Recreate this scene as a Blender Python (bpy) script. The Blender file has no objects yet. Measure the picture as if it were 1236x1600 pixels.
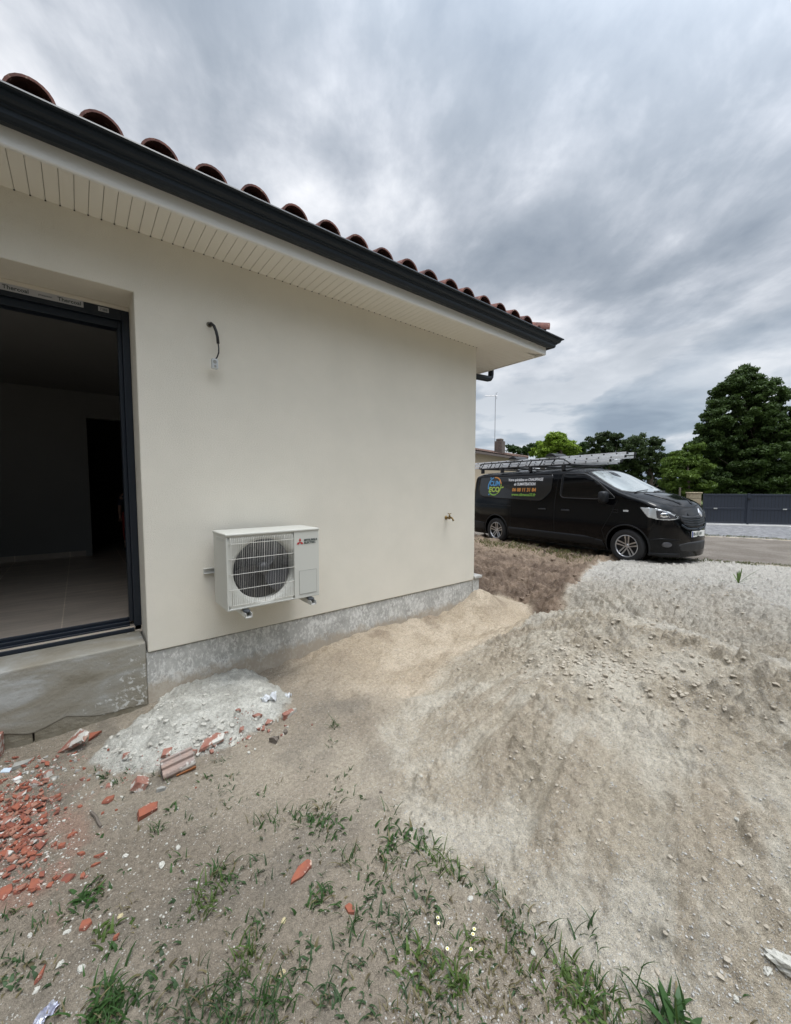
import bpy, bmesh, math, random
import numpy as np
from mathutils import Vector, Matrix
random.seed(7); RNG=np.random.RandomState(11)
sc=bpy.context.scene
# ------------------------------------------------------------------ camera
F=615.0; YAW,PITCH,ROLL=[math.radians(a) for a in (51.22,3.55,-.04)]
CAM=np.array([0.0,-3.2,1.54])
_cy,_sy=math.cos(YAW),math.sin(YAW)
FW=np.array([_cy*math.cos(PITCH),_sy*math.cos(PITCH),-math.sin(PITCH)])
RT=np.array([_sy,-_cy,0.0]); UP=np.cross(RT,FW)
RT=RT*math.cos(ROLL)+UP*math.sin(ROLL); UP=np.cross(RT,FW)
cd=bpy.data.cameras.new('camera'); cam=bpy.data.objects.new('camera',cd); sc.collection.objects.link(cam)
cam.matrix_world=Matrix([[RT[i],UP[i],-FW[i],CAM[i]] for i in range(3)]+[[0,0,0,1]])
cd.sensor_fit='VERTICAL'; cd.sensor_height=36; cd.lens=36*F/1600; cd.clip_start=.05; cd.clip_end=2000
sc.camera=cam
def ray(px,py): return FW+(px-618)/F*RT-(py-800)/F*UP
def onZ(px,py,z=0.0): v=ray(px,py); return CAM+v*(z-CAM[2])/v[2]
def onY(px,py,y=0.0): v=ray(px,py); return CAM+v*(y-CAM[1])/v[1]
def dep(px,py,D): return CAM+ray(px,py)*D
# ------------------------------------------------------------------ sky, sun, exposure
SUN=Vector((.10,-.26,1.0)).normalized()
w=bpy.data.worlds.new('World'); sc.world=w; w.use_nodes=True
nt=w.node_tree; nt.nodes.clear()
def N(t,**k):
    n=nt.nodes.new(t)
    for a,b in k.items(): setattr(n,a,b)
    return n
def LK(a,b): nt.links.new(a,b)
def math_(op,a,b=None,c=None):
    n=nt.nodes.new('ShaderNodeMath'); n.operation=op
    for i,v in enumerate((a,b,c)):
        if v is None: continue
        if hasattr(v,'is_output'): nt.links.new(v,n.inputs[i])
        else: n.inputs[i].default_value=v
    return n.outputs[0]
def ramp(fac,stops,interp='LINEAR'):
    r=nt.nodes.new('ShaderNodeValToRGB'); r.color_ramp.interpolation=interp
    e=r.color_ramp.elements
    while len(e)<len(stops): e.new(.5)
    for i,(p,c) in enumerate(stops):
        e[i].position=p; e[i].color=(c if len(c)==4 else (*c,1)) if isinstance(c,tuple) else (c,c,c,1)
    nt.links.new(fac,r.inputs[0]); return r.outputs[0]
def mixc(f,a,b,bt='MIX'):
    n=nt.nodes.new('ShaderNodeMix'); n.data_type='RGBA'; n.blend_type=bt
    for i,v in ((0,f),(6,a),(7,b)):
        if hasattr(v,'is_output'): nt.links.new(v,n.inputs[i])
        else: n.inputs[i].default_value=v if i==0 else ((*v,1) if len(v)==3 else v)
    return n.outputs[2]
tc=N('ShaderNodeTexCoord'); sep=N('ShaderNodeSeparateXYZ'); LK(tc.outputs['Generated'],sep.inputs[0])
zz=math_('ADD',math_('MAXIMUM',sep.outputs[2],0.0),.20)
u=math_('DIVIDE',sep.outputs[0],zz); v=math_('DIVIDE',sep.outputs[1],zz)
A0=math.radians(55.5)
al=math_('ADD',math_('MULTIPLY',u,math.cos(A0)),math_('MULTIPLY',v,math.sin(A0)))
ac=math_('SUBTRACT',math_('MULTIPLY',v,math.cos(A0)),math_('MULTIPLY',u,math.sin(A0)))
def cvec(sa,sb,o=0.0):
    c=N('ShaderNodeCombineXYZ'); LK(math_('MULTIPLY',al,sa),c.inputs[0]); LK(math_('MULTIPLY',ac,sb),c.inputs[1]); c.inputs[2].default_value=o; return c.outputs[0]
def noise(vec,scale,detail=5,rough=.55,dist=0.0):
    n=N('ShaderNodeTexNoise'); n.inputs['Scale'].default_value=scale; n.inputs['Detail'].default_value=detail
    n.inputs['Roughness'].default_value=rough; n.inputs['Distortion'].default_value=dist; LK(vec,n.inputs['Vector']); return n.outputs[0]
n1=noise(cvec(.80,1.0,3.1),1.45,7,.56,.25)     # wind-drawn banks
n2=noise(cvec(.85,1.0,8.4),3.6,6,.60,.25)       # streaky detail
n3=noise(cvec(.9,1.0,1.7),.55,2,.5,0.)        # large patches
cl=math_('ADD',math_('ADD',math_('MULTIPLY',n1,.50),math_('MULTIPLY',n2,.17)),math_('MULTIPLY',n3,.33))
cloud=ramp(cl,[(.405,(.235,.275,.33)),(.465,(.325,.365,.42)),(.505,(.44,.475,.53)),(.54,(.60,.63,.68)),(.60,(.88,.89,.92))])
# low banks of cumulus near the horizon (direction coordinates)
hz=N('ShaderNodeMapping'); hz.inputs['Scale'].default_value=(2.2,2.2,8.0); LK(tc.outputs['Generated'],hz.inputs['Vector'])
h1=noise(hz.outputs[0],1.9,6,.5,.25)
low=ramp(h1,[(.36,(.25,.31,.39)),(.46,(.34,.41,.49)),(.54,(.45,.51,.58)),(.60,(.64,.68,.73))])
lowf=ramp(sep.outputs[2],[(.10,1.0),(.42,0.0)],'EASE')
cloud=mixc(lowf,cloud,low)
sky=N('ShaderNodeTexSky',sky_type='NISHITA'); sky.sun_disc=False
sky.sun_elevation=math.asin(SUN.z); sky.sun_rotation=math.atan2(SUN.x,SUN.y); sky.air_density=1; sky.dust_density=2
# thin bright cloud round the hidden sun
dt=N('ShaderNodeVectorMath',operation='DOT_PRODUCT'); LK(tc.outputs['Generated'],dt.inputs[0]); dt.inputs[1].default_value=SUN
glow=math_('POWER',math_('MAXIMUM',dt.outputs['Value'],0.0),5.0)
gain=math_('ADD',math_('MULTIPLY',glow,7.6),1.02)
b1=N('ShaderNodeBackground'); b1.inputs[1].default_value=.1; LK(sky.outputs[0],b1.inputs[0])
b2=N('ShaderNodeBackground'); LK(cloud,b2.inputs[0]); LK(gain,b2.inputs[1])
ms=N('ShaderNodeMixShader'); ms.inputs[0].default_value=.94; LK(b1.outputs[0],ms.inputs[1]); LK(b2.outputs[0],ms.inputs[2])
wo=N('ShaderNodeOutputWorld'); LK(ms.outputs[0],wo.inputs[0])
sl=bpy.data.lights.new('sun','SUN'); sl.energy=1.5; sl.angle=math.radians(18); sl.color=(1,.965,.91)
so=bpy.data.objects.new('sun',sl); sc.collection.objects.link(so); so.rotation_euler=SUN.to_track_quat('Z','Y').to_euler()
sc.view_settings.view_transform='Standard'; sc.view_settings.look='None'; sc.view_settings.exposure=.17; sc.view_settings.gamma=1.0
sc.cycles.max_bounces=6
# ------------------------------------------------------------------ materials
def mat(name,col,rough=.7,metal=0.0,var=None,vscale=8.0,bump=None,coat=0.0,spec=None,emit=None,trans=0.0,speck=None):
    """var: second colour mixed by noise; bump: list of (scale,strength); speck: (colour, scale, threshold)"""
    global nt
    m=bpy.data.materials.new(name); m.use_nodes=True; nt=m.node_tree
    p=nt.nodes['Principled BSDF']; p.inputs['Base Color'].default_value=(*col,1); p.inputs['Roughness'].default_value=rough
    p.inputs['Metallic'].default_value=metal; p.inputs['Coat Weight'].default_value=coat; p.inputs['Coat Roughness'].default_value=.04
    if spec is not None: p.inputs['Specular IOR Level'].default_value=spec
    if trans: p.inputs['Transmission Weight'].default_value=trans
    t=nt.nodes.new('ShaderNodeTexCoord'); out=None
    if var:
        n=noise(t.outputs['Object'],vscale,6,.6); f=ramp(n,[(.35,0.0),(.65,1.0)]); out=mixc(f,col,var)
    if speck:
        n=noise(t.outputs['Object'],speck[1],4,.65); f=ramp(n,[(speck[2],0.0),(speck[2]+.04,1.0)]); out=mixc(f,out if out else col,speck[0])
    if out: LK(out,p.inputs['Base Color'])
    prev=None
    for sc_,st in (bump or []):
        n=noise(t.outputs['Object'],sc_,4,.6); b=nt.nodes.new('ShaderNodeBump'); b.inputs['Strength'].default_value=1; b.inputs['Distance'].default_value=st
        LK(n,b.inputs['Height'])
        if prev: LK(prev,b.inputs['Normal'])
        prev=b.outputs[0]
    if prev: LK(prev,p.inputs['Normal'])
    return m
M={}
M['render']=mat('render_finish',(.745,.705,.61),.9,var=(.70,.665,.575),vscale=2.2,bump=[(230,.0045),(90,.0018)])
M['reveal']=mat('reveal_finish',(.66,.62,.54),.9,bump=[(200,.001)])
M['white']=mat('white_pvc',(.74,.735,.70),.35)
M['soffit']=mat('soffit_pvc',(.74,.715,.64),.4)
M['dark']=mat('gap_dark',(.03,.028,.025),.9)
M['gutter']=mat('anthracite_metal',(.010,.016,.023),.42,spec=.32)
M['frame']=mat('anthracite_frame',(.008,.013,.022),.38,spec=.5)
M['tile']=mat('roof_tile',(.22,.085,.06),.85,var=(.09,.04,.035),vscale=9,bump=[(60,.003)],speck=((.34,.24,.17),23,.62))
def plinth_mat():
    global nt
    m=mat('plinth_concrete',(.30,.305,.29),.92,bump=[(70,.002),(300,.0008)]); nt=m.node_tree; p=nt.nodes['Principled BSDF']; t=nt.nodes.new('ShaderNodeTexCoord')
    c=ramp(noise(t.outputs['Object'],7,6,.7),[(.3,(.30,.295,.275)),(.5,(.40,.395,.37)),(.7,(.50,.495,.465))])
    mp=nt.nodes.new('ShaderNodeMapping'); mp.inputs['Scale'].default_value=(1,1,.55); LK(t.outputs['Object'],mp.inputs[0])
    a=noise(mp.outputs[0],46,6,.78,.4); b=noise(t.outputs['Object'],4,3,.5); f=ramp(math_('ADD',a,math_('MULTIPLY',b,.35)),[(.655,0.0),(.76,.9)])
    sp=nt.nodes.new('ShaderNodeSeparateXYZ'); LK(t.outputs['Object'],sp.inputs[0]); cc=mixc(f,c,(.66,.655,.62))
    dz=math_('ADD',sp.outputs[2],math_('MULTIPLY',noise(t.outputs['Object'],11,5,.7),-.22)); LK(mixc(ramp(dz,[(.0,.75),(.07,0.0)]),cc,(.36,.30,.225)),p.inputs['Base Color']); return m
M['concrete']=plinth_mat()
def threshold_mat():
    global nt
    m=mat('threshold_concrete',(.27,.255,.215),.9,bump=[(50,.003),(9,.006)]); nt=m.node_tree; p=nt.nodes['Principled BSDF']
    t=nt.nodes.new('ShaderNodeTexCoord'); mp=nt.nodes.new('ShaderNodeMapping'); mp.inputs['Scale'].default_value=(.8,1,2.2); LK(t.outputs['Object'],mp.inputs[0])
    a=noise(mp.outputs[0],2.3,6,.6,.6); c=ramp(a,[(.33,(.175,.155,.115)),(.45,(.24,.22,.175)),(.55,(.275,.265,.23)),(.66,(.37,.375,.36))])
    sp=nt.nodes.new('ShaderNodeSeparateXYZ'); LK(t.outputs['Object'],sp.inputs[0])
    # white render splashes towards the plain plinth
    g=math_('SUBTRACT',math_('MULTIPLY',math_('ADD',sp.outputs[0],.10),.34),math_('MULTIPLY',sp.outputs[2],.30)); n=math_('ADD',noise(t.outputs['Object'],24,5,.7,.4),g)
    f=ramp(n,[(.60,0.0),(.68,.9)]); LK(mixc(f,c,(.52,.52,.49)),p.inputs['Base Color']); return m
M['threshold']=threshold_mat()
M['footing']=mat('footing_block',(.22,.20,.155),.95,var=(.15,.13,.09),vscale=9,bump=[(60,.004),(14,.01)])
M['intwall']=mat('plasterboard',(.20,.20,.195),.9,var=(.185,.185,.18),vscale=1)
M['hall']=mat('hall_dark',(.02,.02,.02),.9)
M['brass']=mat('brass',(.27,.19,.08),.45,1.0,var=(.16,.11,.05),vscale=60)
M['ac']=mat('ac_casing',(.52,.52,.475),.45,bump=[(400,.0002)])
M['ac2']=mat('ac_panel',(.49,.495,.455),.5)
M['wire']=mat('grille_wire',(.66,.65,.60),.4)
M['acdark']=mat('ac_inside',(.035,.035,.038),.7)
M['fan']=mat('fan_grey',(.050,.050,.054),.45)
M['fins']=mat('coil_fins',(.15,.15,.155),.5,.4)
M['galv']=mat('zinc_rail',(.60,.60,.57),.38,.3)
M['rubber']=mat('rubber',(.035,.04,.045),.7)
M['red']=mat('logo_red',(.40,.03,.035),.5)
M['ink']=mat('logo_ink',(.07,.09,.085),.6)
M['black']=mat('black_plastic',(.012,.012,.013),.5)
M['conn']=mat('clear_plastic',(.62,.65,.66),.15,trans=.25,spec=.6)
M['tape']=mat('printed_tape',(.42,.42,.44),.5)
M['paint']=mat('van_paint',(.0020,.0023,.0030),.09,spec=.24)
M['cladding']=mat('van_cladding',(.010,.011,.013),.5,spec=.3)
M['glass']=mat('tinted_glass',(.004,.0045,.005),.03,spec=.35)
M['seam']=mat('seam',(.001,.001,.001),.8)
M['alu']=mat('alloy',(.52,.52,.53),.28,.85)
M['chrome']=mat('chrome',(.75,.75,.77),.12,1.0)
M['lamp']=mat('headlamp',(.62,.64,.65),.08,.35,spec=.8,coat=1)
M['lampdark']=mat('headlamp_inner',(.10,.10,.11),.15,.5)
M['tyre']=mat('tyre',(.016,.016,.017),.8)
M['ladder']=mat('ladder_aluminium',(.78,.79,.80),.45,var=(.68,.69,.70),vscale=20)
M['gate']=mat('gate_metal',(.030,.037,.052),.45)
M['stonep']=mat('pillar_stone',(.44,.36,.24),.9,var=(.33,.27,.18),vscale=14,bump=[(30,.01)])
M['kerb']=mat('kerb',(.62,.61,.58),.8)
M['beige']=mat('beige_render',(.58,.47,.33),.9)
M['oldtile']=mat('old_tile',(.20,.115,.085),.9,var=(.105,.075,.06),vscale=5,bump=[(12,.02)])
M['chim']=mat('chimney_stone',(.15,.12,.10),.95,var=(.09,.075,.07),vscale=8)
M['mast']=mat('mast',(.35,.35,.36),.4,.8)
M['bark']=mat('bark',(.11,.085,.065),.95,bump=[(20,.02)])
M['terra']=mat('terracotta',(.29,.092,.050),.92,var=(.20,.070,.048),vscale=25,bump=[(90,.001)],speck=((.50,.36,.28),30,.62))
M['terrapl']=mat('terracotta_plastered',(.24,.085,.06),.9,var=(.33,.22,.17),vscale=16,bump=[(60,.004)],speck=((.50,.485,.44),19,.52))
M['brickgrey']=mat('dusty_brick',(.34,.25,.205),.92,var=(.27,.225,.205),vscale=14,bump=[(60,.005)],speck=((.50,.475,.43),11,.56))
M['plaster']=mat('plaster_lump',(.50,.49,.44),.9,var=(.38,.365,.32),vscale=30,bump=[(80,.003)])
M['greyrock']=mat('grey_rubble',(.33,.32,.29),.9,var=(.24,.24,.22),vscale=30,bump=[(60,.003)])
M['yellowst']=mat('yellow_stone',(.50,.43,.26),.9,var=(.40,.34,.2),vscale=40,bump=[(90,.002)])
M['foil']=mat('foil',(.66,.68,.74),.25,.5,var=(.3,.3,.4),vscale=30)
M['wood']=mat('grey_wood',(.13,.11,.09),.9,bump=[(60,.003)])
M['petal']=mat('petal',(.80,.78,.62),.6); M['pollen']=mat('pollen',(.72,.52,.06),.7)
M['clod']=mat('dry_sand_clod',(.35,.305,.24),.95,var=(.43,.385,.315),vscale=12,bump=[(120,.003)])
M['gravelw']=mat('crushed_gravel',(.50,.485,.45),.9,var=(.33,.32,.30),vscale=40)
def attr_mat(name,rough=.95,bumps=((22,.022),(75,.014),(230,.006)),chips=False,leaf=False):
    global nt
    m=bpy.data.materials.new(name); m.use_nodes=True; nt=m.node_tree; p=nt.nodes['Principled BSDF']; p.inputs['Roughness'].default_value=rough
    a=nt.nodes.new('ShaderNodeAttribute'); a.attribute_name='Col'; t=nt.nodes.new('ShaderNodeTexCoord'); col=a.outputs['Color']
    p.inputs['Specular IOR Level'].default_value=.25
    if leaf:
        LK(col,p.inputs['Base Color']); tr=nt.nodes.new('ShaderNodeBsdfTranslucent'); LK(col,tr.inputs[0])
        mx=nt.nodes.new('ShaderNodeMixShader'); mx.inputs[0].default_value=.28; LK(p.outputs[0],mx.inputs[1]); LK(tr.outputs[0],mx.inputs[2])
        LK(mx.outputs[0],nt.nodes['Material Output'].inputs[0]); return m
    g=noise(t.outputs['Object'],420,3,.7); gf=ramp(g,[(.3,.58),(.5,1.0),(.7,1.36)]); col=mixc(1.0,col,gf,'MULTIPLY')
    g=noise(t.outputs['Object'],55,5,.65); gf=ramp(g,[(.28,.70),(.5,1.0),(.72,1.20)]); col=mixc(1.0,col,gf,'MULTIPLY')
    if chips:
        q=nt.nodes.new('ShaderNodeAttribute'); q.attribute_name='grit'
        vo=nt.nodes.new('ShaderNodeTexVoronoi'); vo.inputs['Scale'].default_value=170; LK(t.outputs['Object'],vo.inputs['Vector'])
        sp=nt.nodes.new('ShaderNodeSeparateColor'); LK(vo.outputs['Color'],sp.inputs[0])
        th=math_('SUBTRACT',1.0,q.outputs['Fac']); f=math_('MULTIPLY',math_('GREATER_THAN',sp.outputs[0],th),math_('LESS_THAN',vo.outputs['Distance'],math_('MULTIPLY',sp.outputs[2],.55)))
        chipc=mixc(sp.outputs[1],(.62,.60,.54),(.30,.28,.25)); col=mixc(f,col,chipc)
    LK(col,p.inputs['Base Color']); prev=None
    for s_,d_ in bumps:
        n=noise(t.outputs['Object'],s_,5,.65); b=nt.nodes.new('ShaderNodeBump'); b.inputs['Distance'].default_value=d_; LK(n,b.inputs['Height'])
        if prev: LK(prev,b.inputs['Normal'])
        prev=b.outputs[0]
    LK(prev,p.inputs['Normal']); return m
M['earth']=attr_mat('earth_mix',chips=True)
M['leaf']=attr_mat('foliage',.55,leaf=True)
M['grass']=attr_mat('grass_blades',.5,leaf=True)
def floor_mat():
    global nt
    m=mat('stone_tile_floor',(.20,.175,.15),.35); nt=m.node_tree; p=nt.nodes['Principled BSDF']; t=nt.nodes.new('ShaderNodeTexCoord')
    b=nt.nodes.new('ShaderNodeTexBrick'); b.offset=0; b.inputs['Scale'].default_value=1; b.inputs['Mortar Size'].default_value=.004
    b.inputs['Brick Width'].default_value=.6; b.inputs['Row Height'].default_value=.9; b.inputs['Color1'].default_value=(.40,.34,.28,1); b.inputs['Color2'].default_value=(.37,.315,.26,1); b.inputs['Mortar'].default_value=(.60,.52,.42,1)
    mp=nt.nodes.new('ShaderNodeMapping'); mp.inputs['Location'].default_value=(.14,-.3,0); LK(t.outputs['Object'],mp.inputs[0]); LK(mp.outputs[0],b.inputs[0])
    mp2=nt.nodes.new('ShaderNodeMapping'); mp2.inputs['Scale'].default_value=(1,5,1); LK(t.outputs['Object'],mp2.inputs[0])
    n=noise(mp2.outputs[0],3,5,.6); LK(mixc(1.0,b.outputs[0],ramp(n,[(.3,.75),(.7,1.2)]),'MULTIPLY'),p.inputs['Base Color']); return m
M['floor']=floor_mat()
# ------------------------------------------------------------------ mesh helpers
COL=sc.collection
def tag(o,label=None,cat=None,group=None,kind=None):
    if label: o['label']=label
    if cat: o['category']=cat
    if group: o['group']=group
    if kind: o['kind']=kind
    return o
def empty(name,loc=(0,0,0),rz=0.0):
    o=bpy.data.objects.new(name,None); o.location=loc; o.rotation_euler=(0,0,rz); o.empty_display_size=.2; COL.objects.link(o); return o
class MB:
    def __init__(s): s.v=[]; s.f=[]
    def add(s,vs,fs):
        b=len(s.v); s.v+= [tuple(map(float,q)) for q in vs]; s.f+=[tuple(b+i for i in f) for f in fs]; return s
    def box(s,a,b):
        x0,y0,z0=a; x1,y1,z1=b
        return s.add([(x0,y0,z0),(x1,y0,z0),(x1,y1,z0),(x0,y1,z0),(x0,y0,z1),(x1,y0,z1),(x1,y1,z1),(x0,y1,z1)],
            [(3,2,1,0),(4,5,6,7),(0,1,5,4),(1,2,6,5),(2,3,7,6),(3,0,4,7)])
    def tube(s,path,r,n=8,cap=True):
        P=[Vector(p) for p in path]; R=r if isinstance(r,(list,tuple)) else [r]*len(P); vs=[];fs=[]
        ref=None
        for i,p in enumerate(P):
            t=(P[min(i+1,len(P)-1)]-P[max(i-1,0)]).normalized()
            if ref is None: ref=Vector((0,0,1)) if abs(t.z)<.9 else Vector((1,0,0))
            a=t.cross(ref).normalized(); b=t.cross(a).normalized(); ref=-b if False else ref
            for k in range(n):
                an=2*math.pi*k/n; vs.append(p+(a*math.cos(an)+b*math.sin(an))*R[i])
        for i in range(len(P)-1):
            for k in range(n): fs.append((i*n+k,i*n+(k+1)%n,(i+1)*n+(k+1)%n,(i+1)*n+k))
        if cap: fs.append(tuple(range(n))); fs.append(tuple((len(P)-1)*n+k for k in range(n))[::-1])
        return s.add(vs,fs)
    def prism(s,poly,axis,a,b):
        """poly: 2-D points; extruded along axis from a to b"""
        n=len(poly)
        def mk(p,h): return {'x':(h,p[0],p[1]),'y':(p[0],h,p[1]),'z':(p[0],p[1],h)}[axis]
        return s.add([mk(p,a) for p in poly]+[mk(p,b) for p in poly],[tuple(range(n))[::-1],tuple(range(n,2*n))]+[(i,(i+1)%n,n+(i+1)%n,n+i) for i in range(n)])
    def lathe(s,prof,n=24,c=(0,0,0),axis='y'):
        vs=[];fs=[]
        for (r,h) in prof:
            for k in range(n):
                a=2*math.pi*k/n; q={'y':(r*math.cos(a),h,r*math.sin(a)),'z':(r*math.cos(a),r*math.sin(a),h),'x':(h,r*math.cos(a),r*math.sin(a))}[axis]
                vs.append((c[0]+q[0],c[1]+q[1],c[2]+q[2]))
        for i in range(len(prof)-1):
            for k in range(n): fs.append((i*n+k,i*n+(k+1)%n,(i+1)*n+(k+1)%n,(i+1)*n+k))
        return s.add(vs,fs)
    def build(s,name,m,parent=None,bevel=0,smooth=False,seg=2,mat4=None):
        me=bpy.data.meshes.new(name); me.from_pydata(s.v,[],s.f); me.validate()
        bm=bmesh.new(); bm.from_mesh(me); bmesh.ops.recalc_face_normals(bm,faces=bm.faces); bm.to_mesh(me); bm.free()
        if mat4: me.transform(mat4)
        me.materials.append(m); o=bpy.data.objects.new(name,me); COL.objects.link(o)
        if parent: o.parent=parent
        if smooth:
            for p in me.polygons: p.use_smooth=True
        if bevel:
            b=o.modifiers.new('bevel','BEVEL'); b.width=bevel; b.segments=seg; b.limit_method='ANGLE'; b.angle_limit=math.radians(35)
            for p in me.polygons: p.use_smooth=True
            e=o.modifiers.new('wn','WEIGHTED_NORMAL'); e.keep_sharp=True
        return o
def text_mesh(name,body,size,m,parent,M4,align='LEFT',shear=0.0,bold=0.0,ext=.001,sx=1.0):
    cu=bpy.data.curves.new(name,'FONT'); cu.body=body; cu.size=size; cu.extrude=ext; cu.align_x=align; cu.shear=shear; cu.offset=bold; cu.resolution_u=3
    t=bpy.data.objects.new('tmp',cu); COL.objects.link(t); dg=bpy.context.evaluated_depsgraph_get(); me=bpy.data.meshes.new_from_object(t.evaluated_get(dg))
    bpy.data.objects.remove(t); me.name=name; me.transform(M4@Matrix.Diagonal((sx,1,1,1))); me.materials.clear(); me.materials.append(m)
    o=bpy.data.objects.new(name,me); COL.objects.link(o)
    if parent: o.parent=parent
    return o
# ------------------------------------------------------------------ noise (numpy)
_perm=np.random.RandomState(3).permutation(512); _g=np.random.RandomState(4).rand(512)*2*np.pi; _gx,_gy=np.cos(_g),np.sin(_g)
def _h(i,j): return _perm[(_perm[i&511]+j)&511]
def perlin(x,y):
    xi=np.floor(x).astype(int); yi=np.floor(y).astype(int); xf=x-xi; yf=y-yi
    uu=xf*xf*xf*(xf*(xf*6-15)+10); vv=yf*yf*yf*(yf*(yf*6-15)+10)
    def g(i,j,a,b): h=_h(i,j); return _gx[h]*a+_gy[h]*b
    a=g(xi,yi,xf,yf); b=g(xi+1,yi,xf-1,yf); c=g(xi,yi+1,xf,yf-1); d=g(xi+1,yi+1,xf-1,yf-1)
    return (a+(b-a)*uu)*(1-vv)+(c+(d-c)*uu)*vv
def fbm(x,y,o=4,p=.5):
    r=0;a=1
    for i in range(o): r=r+a*perlin(x*2**i+17.3*i,y*2**i-9.1*i); a*=p
    return r
def worley(x,y):
    xi=np.floor(x).astype(int); yi=np.floor(y).astype(int); d=np.full(x.shape,9.0); idv=np.zeros(x.shape)
    for i in (-1,0,1):
        for j in (-1,0,1):
            h=_h(xi+i,yi+j); px=xi+i+(h/512.0); py=yi+j+(_perm[(h+77)&511]/512.0); q=(px-x)**2+(py-y)**2
            k=q<d; d=np.where(k,q,d); idv=np.where(k,_perm[(h+131)&511]/512.0,idv)
    return np.sqrt(d),idv
def sst(a,b,x): t=np.clip((x-a)/(b-a),0,1); return t*t*(3-2*t)
# ------------------------------------------------------------------ terrain height
CP=[(-1.5,0,-.05),(-.42,0,-.02),(.03,0,-.015),(.3,0,0),(.6,0,0),(1.2,0,0),(1.76,0,.06),(2.15,0,.1),(2.9,0,.08),(3.44,0,.08),(3.73,0,.17),(3.87,0,.25),(3.87,-.25,.2),
 (-2,-1,-.03),(-2.5,-3,0),(0,3,0),(3,3,.05),(-3,2,-.05),(0,-5,0),(2,-5,.05),(5,-5,.4),(4.4,.7,.03),(4.6,2,.0),(5.5,5,.05)]
for px,py,z in [(0,1300,0),(0,1600,0),(300,1600,0),(300,1300,0),(500,1200,0),(500,1450,0),(600,1600,0),(560,1100,.03),(850,1600,0),(990,1600,.02),(600,1150,.015),(620,1290,.02),(700,1380,.02),(860,1510,.02),
 (600,1040,.015),(700,1000,-.01),(780,962,-.01),(740,982,-.01),(765,1008,.17),(715,1040,.12),(762,926,.18),(800,945,.03),(840,960,.30),(880,920,.21),(915,890,.13),(930,880,.09),(700,1060,.06),(750,1030,.15),(800,1010,.26),(820,985,.29),
 (900,1050,.42),(870,960,.42),(950,960,.47),(1020,972,.5),(1120,1003,.5),(1236,1038,.5),(1400,1100,.5),(1000,1100,.40),(1150,1150,.40),(1236,1200,.38),(700,1150,.09),(800,1150,.24),(800,1250,.12),(900,1250,.22),
 (1000,1300,.20),(1150,1300,.28),(1236,1350,.27),(900,1400,.08),(1000,1450,.08),(1100,1450,.15),(1236,1500,.15),(1100,1600,.04),(1236,1600,.08),(980,935,.30),(1060,935,.28),(1160,965,.30),(1000,905,.17),(1236,990,.34),
 (1150,914,.22),(1236,955,.33),(1060,897,.15),(1236,926,.12),(1236,900,.06),(1100,880,.06),(1180,900,.08),(800,925,-.02),(850,925,-.02),(900,882,.05),(850,880,.08),(760,880,.10),(750,845,.10),(850,862,.05),(820,940,-.02)]:
    p=onZ(px,py,z); CP.append((p[0],p[1],z))
def crest(L,back,drop):
    for (px,py,z) in L:
        D=(1.54-z)*615/(py-761.5)
        for b_,d_ in ((0,0),(back,drop)): q=dep(px,py,D+b_) if b_ else dep(px,py,D); CP.append((q[0],q[1],z-d_))
CRL=[(840,970,.34),(850,963,.36),(910,955,.44),(985,964,.50),(1070,986,.52),(1150,1012,.52),(1236,1040,.52),(1330,1075,.52)]
crest([(850,963,.36),(910,955,.44),(985,964,.50),(1070,986,.52),(1150,1012,.52),(1236,1040,.52),(1330,1075,.52)],.50,.24)
crest([(1120,908,.24),(1180,930,.32),(1236,956,.36),(1300,985,.38)],.55,.22)
CP=np.array(CP)
def tpsU(r2): return np.where(r2>1e-12,r2*np.log(np.maximum(r2,1e-12)),0.0)*.5
_n=len(CP); _K=tpsU(((CP[:,None,:2]-CP[None,:,:2])**2).sum(-1))+np.eye(_n)*.0015
_P=np.c_[np.ones(_n),CP[:,:2]]; _A=np.block([[_K,_P],[_P.T,np.zeros((3,3))]]); _w=np.linalg.solve(_A,np.r_[CP[:,2],0,0,0])
def base_h(x,y):
    x=np.asarray(x,float); y=np.asarray(y,float); z=_w[_n]+_w[_n+1]*x+_w[_n+2]*y
    for k in range(_n): z=z+_w[k]*tpsU((x-CP[k,0])**2+(y-CP[k,1])**2)
    z=np.clip(z,-.12,.60)
    far=np.maximum.reduce([sst(9.0,10.4,x),sst(4.5,7,y),sst(-5.0,-8,y),sst(-2.2,-4,x)])
    return z*(1-far)+.03*far
def seg_d(x,y,a,b):
    ax,ay=a; bx,by=b; t=np.clip(((x-ax)*(bx-ax)+(y-ay)*(by-ay))/((bx-ax)**2+(by-ay)**2),0,1); return np.hypot(x-ax-t*(bx-ax),y-ay-t*(by-ay))
PA,PB=onZ(200,1150,.03)[:2],onZ(405,1085,.08)[:2]
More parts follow.
